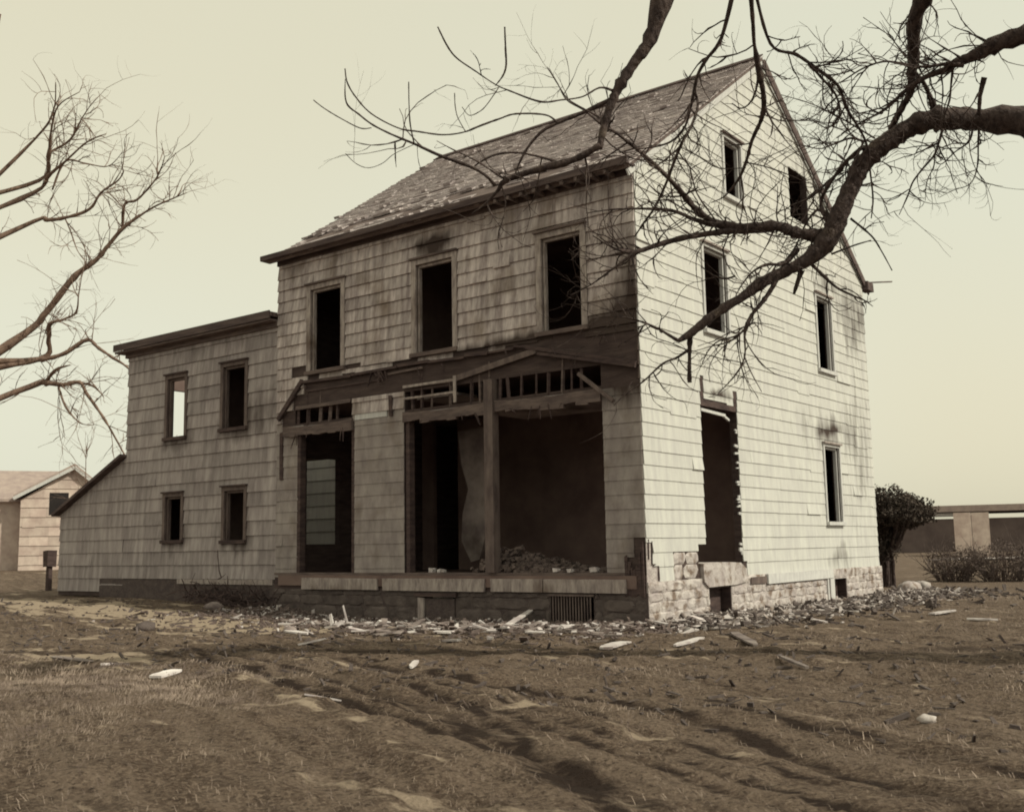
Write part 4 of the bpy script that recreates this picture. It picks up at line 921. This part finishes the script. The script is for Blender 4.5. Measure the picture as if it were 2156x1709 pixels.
# ------------------------------------------------------------------ pruned bush behind the house
bx_, by_ = -0.85, 13.4
PB = empty('pruned_tree', (bx_, by_, 0), 'small dome topped evergreen on crooked stems beside the rear corner of the house', 'tree')
for k in range(13):
    a = random.uniform(0, 6.28); m_ = MB()
    bx2 = bx_+0.16*math.cos(a); by2 = by_+0.16*math.sin(a); tx, ty = bx_+random.uniform(-0.5, 0.9), by_+random.uniform(-0.6, 0.6)
    pts = [(bx2, by2, -0.1, 0.055), (bx2+random.uniform(-.1, .1), by2, 0.5, 0.045), (bx_+(tx-bx_)*0.35, by_+(ty-by_)*0.3, 1.0, 0.04), (bx_+(tx-bx_)*0.8, by_+(ty-by_)*0.8, 1.6, 0.03), (tx, ty, 2.1, 0.02)]
    tube(m_, catmull(pts, 4), 7, 0.12); m_.build('trunk', M['bark'], PB, smooth=True)
def leaf_cloud(center, rad, n, sz, mat, parent, name='crown', shell=0.55, flat=-1.0, seed=1, stuff=True):
    r_ = np.random.default_rng(seed)
    d = r_.normal(size=(n, 3)); d /= np.linalg.norm(d, axis=1)[:, None]
    lum = 1+0.10*np.sin(d[:, 0]*5+1)*np.cos(d[:, 1]*4)+0.09*np.sin(d[:, 2]*9+d[:, 0]*7)+0.09*np.sin(d[:, 0]*13+seed)*np.sin(d[:, 2]*11)
    rr = (shell+(1-shell)*r_.random(n)**0.5)*lum
    P = d*rr[:, None]
    P[:, 2] = np.where(P[:, 2] < 0, P[:, 2]*(-flat if flat < 0 else flat), P[:, 2])
    P = P*np.array(rad)+np.array(center)
    a = r_.normal(size=(n, 3)); a /= np.linalg.norm(a, axis=1)[:, None]; b_ = np.cross(a, r_.normal(size=(n, 3))); b_ /= np.linalg.norm(b_, axis=1)[:, None]
    s = sz*(0.6+0.8*r_.random(n))[:, None]
    V = np.stack([P-a*s, P+b_*s*0.45, P+a*s, P-b_*s*0.45], 1).reshape(-1, 3)
    me = bpy.data.meshes.new(name); me.from_pydata(V.tolist(), [], np.arange(4*n).reshape(-1, 4).tolist()); me.materials.append(mat)
    o = bpy.data.objects.new(name, me); COL.objects.link(o); o.parent = parent; o.matrix_parent_inverse = Matrix.Translation(-world_loc(parent))
    return o
leaf_cloud((bx_+0.18, by_, 1.82), (1.08, 1.0, 0.70), 8500, 0.045, M['leafdark'], PB, shell=0.3, flat=-0.55, seed=3)
leaf_cloud((bx_+0.62, by_+0.1, 1.78), (0.62, 0.6, 0.5), 4200, 0.04, M['leafdark'], PB, shell=0.3, flat=-0.5, seed=8)
leaf_cloud((bx_-0.28, by_, 1.88), (0.78, 0.7, 0.66), 5200, 0.04, M['leafdark'], PB, shell=0.3, flat=-1.0, seed=9)
leaf_cloud((bx_-0.10, by_, 1.10), (0.52, 0.5, 0.62), 2400, 0.035, M['leafdark'], PB, shell=0.1, flat=-1.0, seed=10)

# low scrub to the right
def scrub(x, y, w_, h_, lab, seed, n=1500):
    z = gh(x, y); S = empty('scrub_bush', (x, y, z), lab, 'bush')
    mb = MB(); random.seed(seed)
    for k in range(90):
        a = random.uniform(0, 6.28); rr = random.random()**0.5*w_*0.3
        twig(mb, (x+rr*math.cos(a), y+rr*math.sin(a), z-0.02), Vector((math.cos(a)*0.5, math.sin(a)*0.5, 1)), h_*random.uniform(0.7, 1.15), 0.012, random.uniform(-0.8, 0.8), 1)
    mb.build('stems', M['shrub'], S)
    leaf_cloud((x, y, z+h_*0.55), (w_*0.55, w_*0.5, h_*0.5), n, 0.035, M['shrub'], S, name='foliage', shell=0.2, seed=seed)
scrub(-0.25, 17.2, 1.5, 1.0, 'leafless brown scrub bush with a pale gap, nearest the pruned tree', 31)
scrub(0.95, 17.6, 1.6, 1.1, 'taller brown scrub bush close to the right edge, in front of the pale shed', 32)
scrub(2.0, 18.4, 1.7, 1.0, 'rightmost brown scrub bush cut by the picture edge', 33)
random.seed(11)

# ------------------------------------------------------------------ far buildings
def fbox(name, mat, parent, a, b, depth, z0, z1, lift=0.0):
    """box between ground points a,b (2D) extending 'depth' away"""
    a = Vector((a[0], a[1], 0)); b = Vector((b[0], b[1], 0)); d = (b-a).normalized(); n = Vector((-d.y, d.x, 0))
    if n.dot(Vector((CAM.x, CAM.y, 0))-a) > 0: n = -n
    a = a-n*lift; b = b-n*lift
    mb = MB(); q_ = [a, b, b+n*depth, a+n*depth]
    mb.add([(p.x, p.y, z0) for p in q_]+[(p.x, p.y, z1) for p in q_], [(3, 2, 1, 0), (4, 5, 6, 7), (0, 1, 5, 4), (1, 2, 6, 5), (2, 3, 7, 6), (3, 0, 4, 7)])
    return mb.build(name, mat, parent)
def P2(px, d, py=1140): p = at(px, py, d); return (p.x, p.y)
def zat(px, py, d): return at(px, py, d).z
# low dark shed on the right horizon
d = 92.0
SH = empty('long_shed', (*P2(1960, d), 0), 'long low dark shed with pale eave line on the horizon behind the pruned tree', 'shed')
fbox('wall', M['fardark'], SH, P2(1780, d), P2(2300, d), 9, -0.3, zat(1950, 1093, d))
fbox('roof', M['farroof'], SH, P2(1760, d-0.6), P2(2300, d-0.6), 10, zat(1950, 1079, d), zat(1950, 1066, d))
fbox('eave_board', M['trimw'], SH, P2(1760, d-0.5), P2(2014, d-0.5), 1.5, zat(1950, 1088, d), zat(1950, 1081, d))
d = 70.0
PS = empty('pale_shed', (*P2(2060, d), 0), 'pale boarded outbuilding at the far right edge above the scrub', 'shed')
for k in range(2):
    x0 = 2010+k*38
    fbox('board', M['farwall'], PS, P2(x0, d), P2(x0+37, d), 0.2, -0.3, zat(2050, 1078+random.uniform(-2, 2), d))
fbox('wall', M['farroof'], PS, P2(2010, d+0.3), P2(2085, d+0.3), 5, -0.3, zat(2050, 1082, d))
# pale strip of road on the horizon
m_ = MB(); a, b, c_, e = P2(1780, 60), P2(2300, 66), P2(2300, 72), P2(1780, 66)
m_.add([(a[0], a[1], 0.12), (b[0], b[1], 0.12), (c_[0], c_[1], 0.12), (e[0], e[1], 0.12)], [(0, 1, 2, 3)]); o = m_.build('road', M['stone'], None); tag(o, kind='structure')
# neighbour house at the left edge
d = 52.0; zb = 0.35
LH = empty('neighbour_house', (*P2(100, d), zb), 'pale shingled gabled house in the distance at the left edge', 'house')
a2, b2_ = Vector((*P2(40, d), 0)), Vector((*P2(215, d), 0))
wd = (b2_-a2).length; eu = (b2_-a2).normalized(); en = Vector((eu.y, -eu.x, 0))
if en.dot(CAM-a2) < 0: en = -en
HF = Frame(a2, eu, (0, 0, 1), en)
ez = zat(60, 1040, d); rz = zat(150, 985, d); pk = wd*0.63
mb = MB()
prism(mb, HF, [(0, zb-0.5), (wd, zb-0.5), (wd, ez-0.1), (pk, rz), (pk-1.95, ez)] if False else [(0, zb-0.5), (wd, zb-0.5), (wd, ez), (pk, rz), (0, ez-0.25)], lambda u, v: 0.0, -7.0)
HWL = mb.build('wall', M['farwall'], LH)
pieces = siding(HF, 0, wd, [zb+0.42*k for k in range(14)], 0.4, 0.9, [(pk-1.0, pk-0.2, zb+2.6, zb+3.6)], halfplanes=[((rz-ez+0.25)/pk, -1, ez-0.25), (-(rz-ez)/(wd-pk), -1, rz+(rz-ez)/(wd-pk)*pk)], tonevar=0.22, wedge=(0.05, 0.02))
big = [m2 for _, m2 in pieces]
for m2 in big[:120]: m2.build('siding_shingle', M['farwall'], HWL)
mb = MB(); prism(mb, HF, [(pk-1.0, zb+2.6), (pk-0.2, zb+2.6), (pk-0.2, zb+3.6), (pk-1.0, zb+3.6)], lambda u, v: 0.03, 0.002); mb.build('window', M['glass'], LH)
mb = MB(); A0 = HF.p(pk, rz+0.08, 0.25); A1 = HF.p(-0.3, ez-0.15, 0.25); A2 = HF.p(wd+0.3, ez-0.05, 0.25); bk = en*-8.5
for (p_, q_) in ((A0, A1), (A0, A2)):
    up_ = Vector((0, 0, 0.12)); mb.add([p_, q_, q_+bk, p_+bk, p_+up_, q_+up_, q_+bk+up_, p_+bk+up_], [(0, 1, 2, 3), (7, 6, 5, 4), (0, 4, 5, 1), (1, 5, 6, 2), (2, 6, 7, 3), (3, 7, 4, 0)])
mb.build('roof', M['farroof'], LH)
mb = MB(); beam(mb, HF.p(pk, rz+0.02, 0.29), HF.p(-0.3, ez-0.2, 0.29), 0.05, 0.14); beam(mb, HF.p(pk, rz+0.02, 0.29), HF.p(wd+0.3, ez-0.1, 0.29), 0.05, 0.14); mb.build('rake_board', M['trimw'], LH)
# side roof wing to the left of it
mb = MB(); q_ = [HF.p(pk, rz, -3.6), HF.p(-9, rz, -3.6), HF.p(-9, ez-0.3, -0.5), HF.p(pk-1.9, ez-0.3, -0.5)]
mb.add(q_+[p_+Vector((0, 0, 0.12)) for p_ in q_], [(0, 1, 2, 3), (7, 6, 5, 4), (0, 4, 5, 1), (1, 5, 6, 2), (2, 6, 7, 3), (3, 7, 4, 0)]); mb.build('side_roof', M['farroof'], LH)
mb = MB(); prism(mb, HF, [(-8.8, zb-0.5), (0, zb-0.5), (0, ez-0.25), (-8.8, ez-0.25)], lambda u, v: -0.8, -6.0); mb.build('side_wall', M['farwall'], LH)
# thin sapling before the neighbour house
SP = empty('bare_sapling', (*P2(182, 38), 0.2), 'thin bare sapling in front of the distant gabled house', 'tree')
mb = MB(); p0 = Vector((*P2(182, 38), 0.0)); top = at(181, 935, 38)
tube(mb, catmull([(*p0, .035), (*(p0*0.5+top*0.5), .024), (*top, .008)], 5), 5); mb.build('trunk', M['barkl'], SP)
mb = MB()
for k in range(34):
    p = p0.lerp(top, random.uniform(0.25, 0.95)); twig(mb, p, (random.gauss(0, .8), random.gauss(0, .8), 0.9), random.uniform(0.5, 1.6), 0.008, random.uniform(-.7, .7), 1)
o = mb.build('twigs', M['barkl'], SP); o['kind'] = 'stuff'
# dark post with crosspiece by the lean-to
pp = P2(106, 33); PO = empty('wooden_post', (*pp, 0.2), 'short dark post with a box on top near the left edge beside the lean-to', 'post')
mb = MB(); box(mb, pp[0]-.06, pp[0]+.06, pp[1]-.06, pp[1]+.06, 0.0, 0.95, jit=.01); mb.build('post', M['char'], PO)
mb = MB(); box(mb, pp[0]-.13, pp[0]+.13, pp[1]-.15, pp[1]+.15, 0.85, 1.3, jit=.03); mb.build('box', M['char'], PO)

# ------------------------------------------------------------------ planks and scraps on the ground
def plank(px0, py0, px1, py1, wd, label, mat='pale', th=0.022, lift=0.015, name='plank', group=None, z0=None, z1=None):
    a = onground(px0, py0); b_ = onground(px1, py1)
    a = Vector((a.x, a.y, gh(a.x, a.y)+lift if z0 is None else z0)); b_ = Vector((b_.x, b_.y, gh(b_.x, b_.y)+lift if z1 is None else z1))
    mb = MB(); nseg = 3; c_ = (a+b_)/2
    # slightly irregular board with broken ends
    d = (b_-a); L_ = d.length; d.normalize(); s = d.cross(Vector((0, 0, 1))).normalized(); u = s.cross(d)
    prof = []
    for i in range(5):
        f = i/4; w2 = wd/2*(1 if 0 < i < 4 else random.uniform(0.3, 0.9)); off = random.uniform(-0.1, 0.1)*wd
        p = a+d*(L_*f)
        prof.append([p+s*(-w2+off), p+s*(w2+off), p+s*(w2+off)+u*th, p+s*(-w2+off)+u*th])
    vs = [q_ for r in prof for q_ in r]; fs = [(3, 2, 1, 0), (16, 17, 18, 19)]
    for i in range(4):
        for k in range(4): fs.append((i*4+k, i*4+(k+1) % 4, i*4+4+(k+1) % 4, i*4+4+k))
    mb.add([p-c_ for p in vs], fs)
    o = mb.build(name, M[mat]); o.location = c_; tag(o, label, 'plank', group); return o
plank(327, 1271, 367, 1264, 0.14, 'pale plank end lying alone in the shade below the wing windows')
plank(599, 1331, 652, 1336, 0.16, 'bright broad plank at the left end of the debris strip')
plank(327, 1431, 370, 1422, 0.16, 'bright short plank on the grass at lower left')
plank(215, 1406, 237, 1401, 0.09, 'small pale stick on the grass at far left, beside the sandy path')
plank(938, 1357, 968, 1359, 0.12, 'short white block of wood in front of the debris below the cellar hatch')
plank(1420, 1359, 1475, 1346, 0.11, 'long narrow pale plank slanting up to the right in front of the house corner')
plank(1265, 1363, 1315, 1351, 0.18, 'pale slanting plank in front of the barred cellar opening')
plank(865, 1413, 876, 1401, 0.06, 'tiny white stick standing out on the open turf in the middle')
plank(2035, 1306, 2100, 1306, 0.07, 'thin pale strip of wood on the ground at the right edge')
plank(1960, 1297, 2010, 1288, 0.12, 'pale plank slanting on the ground below the scrub at right')
plank(112, 1381, 190, 1396, 0.14, 'long sandy coloured board lying in the grass at the left edge', mat='mid', th=0.01)
plank(640, 1481, 718, 1478, 0.03, 'very thin straw coloured stick lying across the grassy ridge', th=0.01, lift=0.012)
plank(1640, 1392, 1700, 1412, 0.05, 'thin grey stick lying on the open turf right of the house corner', mat='mid')
plank(557, 1279, 622, 1291, 0.06, 'thin grey lath sloping down at the joint of wing and house', mat='mid')
plank(1545, 1341, 1592, 1362, 0.12, 'dark plank half sunk in the ground below the gable doorway', mat='mid')
plank(1060, 1316, 1122, 1301, 0.10, 'pale plank propped on the debris left of the barred cellar opening', z1=0.14)
plank(880, 1326, 962, 1322, 0.22, 'wide pale board lying below the cellar hatch')
plank(1150, 1330, 1240, 1336, 0.16, 'weathered grey board in the middle of the debris strip', mat='mid')
plank(1640, 1287, 1690, 1284, 0.08, 'white plank along the foot of the gable foundation')
plank(1690, 1300, 1740, 1309, 0.07, 'short pale strip in the rubble below the far cellar opening')
def stake(px, py, py1, tilt, label, r=0.022):
    a = onground(px, py); a.z = gh(a.x, a.y)-0.05; dd = (a-CAM).length; top = at(px+tilt, py1, dd)
    mb = MB(); beam(mb, Vector((0, 0, 0)), top-a, r*2, r*1.4, jit=0.01, taper=0.7); o = mb.build('stake', M['pale']); o.location = a; tag(o, label, 'stake')
stake(703, 1318, 1292, -8, 'short pale stake leaning left in the debris below the front doorway', 0.035)
stake(735, 1312, 1274, -13, 'tall thin stake leaning left beside the short pale stake', 0.02)
def rock(px, py, r, label, mat='stone', name='stone'):
    a = onground(px, py); a.z = gh(a.x, a.y)
    mb = MB(); rr = random.Random(int(px*7+py))
    vs, fs = [], []
    for i in range(5):
        for k in range(8):
            ph = math.pi*(i+0.5)/5; th = 2*math.pi*k/8; q_ = r*rr.uniform(0.8, 1.15)
            vs.append((q_*1.3*math.sin(ph)*math.cos(th), q_*math.sin(ph)*math.sin(th), q_*0.65*math.cos(ph)))
    for i in range(4):
        for k in range(8): fs.append((i*8+k, i*8+(k+1) % 8, i*8+8+(k+1) % 8, i*8+8+k)[::-1])
    fs.append(tuple(range(8))[::1]); fs.append(tuple(range(32, 40))[::-1])
    mb.add(vs, fs); o = mb.build(name, M[mat], smooth=True); o.location = a+Vector((0, 0, r*0.3)); o.rotation_euler.z = rr.uniform(0, 6); tag(o, label, 'stone')
rock(1916, 1243, 0.24, 'left one of two white boulders behind the rear corner'); rock(1940, 1236, 0.22, 'right one of two white boulders behind the rear corner')
rock(305, 1330, 0.14, 'round dark stone on the sandy ground at left', 'dstone'); rock(1952, 1530, 0.05, 'small pale stone in the grass at lower right')
rock(610, 1258+72, 0.10, 'flat grey stone at the left end of the debris strip', 'mid'); rock(450, 1290, 0.14, 'rounded grey stone near the foot of the wing', 'mid')
# charred heap of brush at the foot of the wing
mb = MB(); hp = onground(490, 1282)
for k in range(260):
    x = hp.x+random.gauss(0, 0.7); y = hp.y+random.gauss(0, 0.35); z = gh(x, y)+abs(random.gauss(0, 0.16))
    twig(mb, (x, y, z), (random.gauss(0, 1), random.gauss(0, 1), 0.3), random.uniform(0.2, 0.7), 0.012, random.uniform(-1, 1), 0, 4)
o = mb.build('brush_heap', M['char']); tag(o, 'dark tangled heap of charred brush at the foot of the wing', 'brush heap', kind='stuff')

# individual splinters in the debris strip (countable, alike), then the fine crumbs as one mass
lab_w = 'broken splinter of siding wood in the debris strip before the shaded front wall'
for k in range(230):
    if k < 170:
        px = random.uniform(600, 1370); py = 1304+0.016*(px-600)+abs(random.gauss(0, 15))*(1 if random.random() < 0.8 else 2)
    else:
        px = random.uniform(1370, 1860); py = 1312-(px-1370)*0.115+abs(random.gauss(0, 11))
    a = onground(px, py)
    if -8.6 < a.x < 0.08 and a.y > -0.12: a.y = -0.12-random.random()*0.8
    if a.x < 0.1 and a.y > -0.1: a.x = 0.12+random.random()*0.5
    z = gh(a.x, a.y); mb = MB(); l_ = random.uniform(0.08, 0.42)*(0.7 if random.random() < 0.5 else 1); an = random.uniform(0, math.pi); tl = random.gauss(0, 0.16)
    v_ = Vector((math.cos(an)*math.cos(tl), math.sin(an)*math.cos(tl), math.sin(tl)))*l_/2
    beam(mb, -v_, v_, random.uniform(0.04, 0.14), random.uniform(0.012, 0.03), jit=0.02, taper=random.uniform(0.4, 1))
    o = mb.build('wood_scrap', M['pale'] if random.random() < 0.36 else M['mid']); o.location = (a.x, a.y, z+0.035+random.random()*0.05)
    tag(o, *((lab_w, 'wood scrap', 'splinters along the front wall') if k < 170 else ('broken splinter of wood in the rubble at the foot of the sunlit gable', 'wood scrap', 'splinters along the gable')))
def crumbs(n, fn, name, mat, label, smin, smax):
    mb = MB()
    for k in range(n):
        x, y = fn()
        if -17 < x < 0.07 and y > -0.07: continue
        z = gh_fast(x, y); s = random.uniform(smin, smax)
        vv = Vector((random.gauss(0, 1), random.gauss(0, 1), random.gauss(0, 0.35))).normalized()*s*random.choice([1, 1.2, 2.6])
        beam(mb, Vector((x, y, z+s*0.35))-vv, Vector((x, y, z+s*0.35))+vv, s*random.uniform(0.5, 1.3), s*random.uniform(0.25, 1.0), jit=s*0.4, taper=random.uniform(0.4, 1.1))
    o = mb.build(name, mat); tag(o, label, 'rubble', kind='stuff')
_gx, _gy, _gz = gx, gy, Z.reshape(ny, nx)
def gh_fast(x, y):
    i = min(max(int(np.searchsorted(_gx, x)), 1), nx-1); j = min(max(int(np.searchsorted(_gy, y)), 1), ny-1); return float(_gz[j, i])
crumbs(4200, lambda: (random.uniform(-8.6, 1.0), -0.1-abs(random.gauss(0, 1.5))), 'rubble', M['brown'], 'crumbled grey rubble spread along the foot of the front wall', 0.012, 0.05)
crumbs(800, lambda: (random.uniform(-8.6, 1.2), -0.1-abs(random.gauss(0, 1.3))), 'rubble', M['pale'], 'pale plaster and wood crumbs among the debris along the front wall', 0.012, 0.05)
crumbs(2600, lambda: (0.1+abs(random.gauss(0, 0.75)), random.uniform(-0.5, 11.5)), 'rubble', M['stone'], 'pale stone crumbs along the foot of the gable wall', 0.012, 0.055)
crumbs(1500, lambda: (0.1+abs(random.gauss(0, 1.2)), random.uniform(-0.5, 12.5)), 'rubble', M['dstone'], 'dark clods along the foot of the gable wall', 0.02, 0.07)
crumbs(1800, lambda: (random.uniform(-14, 7), random.uniform(-8, -1.0)), 'earth_clods', M['dstone'], 'scattered dark clods of earth on the turf before the house', 0.012, 0.035)

# ------------------------------------------------------------------ dry grass
def grass(n, xr, yr, hmin, hmax, wdt, seed, label, rmax=15):
    r_ = np.random.default_rng(seed)
    x = r_.uniform(*xr, n); y = r_.uniform(*yr, n)
    dd = np.hypot(x-CAM.x, y-CAM.y)
    den = 0.52+0.9*smooth_noise(x, y, 1.3, 31)+0.8*smooth_noise(x, y, 0.4, 32)-0.75*np.clip(dark_soil(x, y), 0, 1)-1.2*np.clip(soil(x, y), 0, 1)
    cor = np.clip((2.6-x)/2.5, 0, 1)*np.clip((-6.8-y)/1.0, 0, 1)
    den = den*(0.16+1.0*cor)+0.28*cor
    fwd = ((x-CAM.x)*_F.x+(y-CAM.y)*_F.y)
    keep = (r_.random(n) < den) & (dd < rmax) & (fwd > 1.5) & ~((x < 0.1) & (y > -0.5))
    x, y, dd = x[keep], y[keep], dd[keep]; k = len(x); z = ground_h(x, y)
    h = r_.uniform(hmin, hmax, k)*(0.6+0.8*(smooth_noise(x, y, 0.8, 33)+0.5))
    ang = 2.4+2.2*smooth_noise(x, y, 1.1, 34)*2+r_.normal(0, 0.5, k); lean = r_.uniform(1.0, 2.6, k)
    dx, dy = np.cos(ang), np.sin(ang); wa = r_.uniform(0, 2*np.pi, k); wx, wy = np.cos(wa)*wdt*(0.6+dd*0.06), np.sin(wa)*wdt*(0.6+dd*0.06)
    b0 = np.stack([x-wx, y-wy, z-0.01], 1); b1 = np.stack([x+wx, y+wy, z-0.01], 1)
    m0 = np.stack([x+dx*h*lean*0.35-wx*.7, y+dy*h*lean*0.35-wy*.7, z+h*0.55], 1); m1 = np.stack([x+dx*h*lean*0.35+wx*.7, y+dy*h*lean*0.35+wy*.7, z+h*0.55], 1)
    tp = np.stack([x+dx*h*lean, y+dy*h*lean, z+h*(1.1-0.38*lean)], 1)
    V = np.stack([b0, b1, m1, m0, tp], 1).reshape(-1, 3)
    me = bpy.data.meshes.new('grass'); me.vertices.add(len(V)); me.vertices.foreach_set('co', V.ravel())
    base_i = np.arange(k)*5
    loops = np.stack([base_i, base_i+1, base_i+2, base_i+3, base_i+3, base_i+2, base_i+4], 1).ravel()
    me.loops.add(len(loops)); me.loops.foreach_set('vertex_index', loops)
    st = np.stack([np.arange(k)*7, np.arange(k)*7+4], 1).ravel(); me.polygons.add(2*k); me.polygons.foreach_set('loop_start', st)
    me.update(calc_edges=True); me.materials.append(M['grass'])
    o = bpy.data.objects.new('grass', me); COL.objects.link(o); tag(o, label, 'grass', kind='stuff')
grass(300000, (-6, 9.5), (-12.5, -3.5), 0.012, 0.055, 0.0015, 5, 'short dry winter grass over the rutted foreground', 11)
grass(200000, (-16, 10), (-9, 14), 0.02, 0.07, 0.003, 6, 'sparse dry grass on the ground around the house', 26)
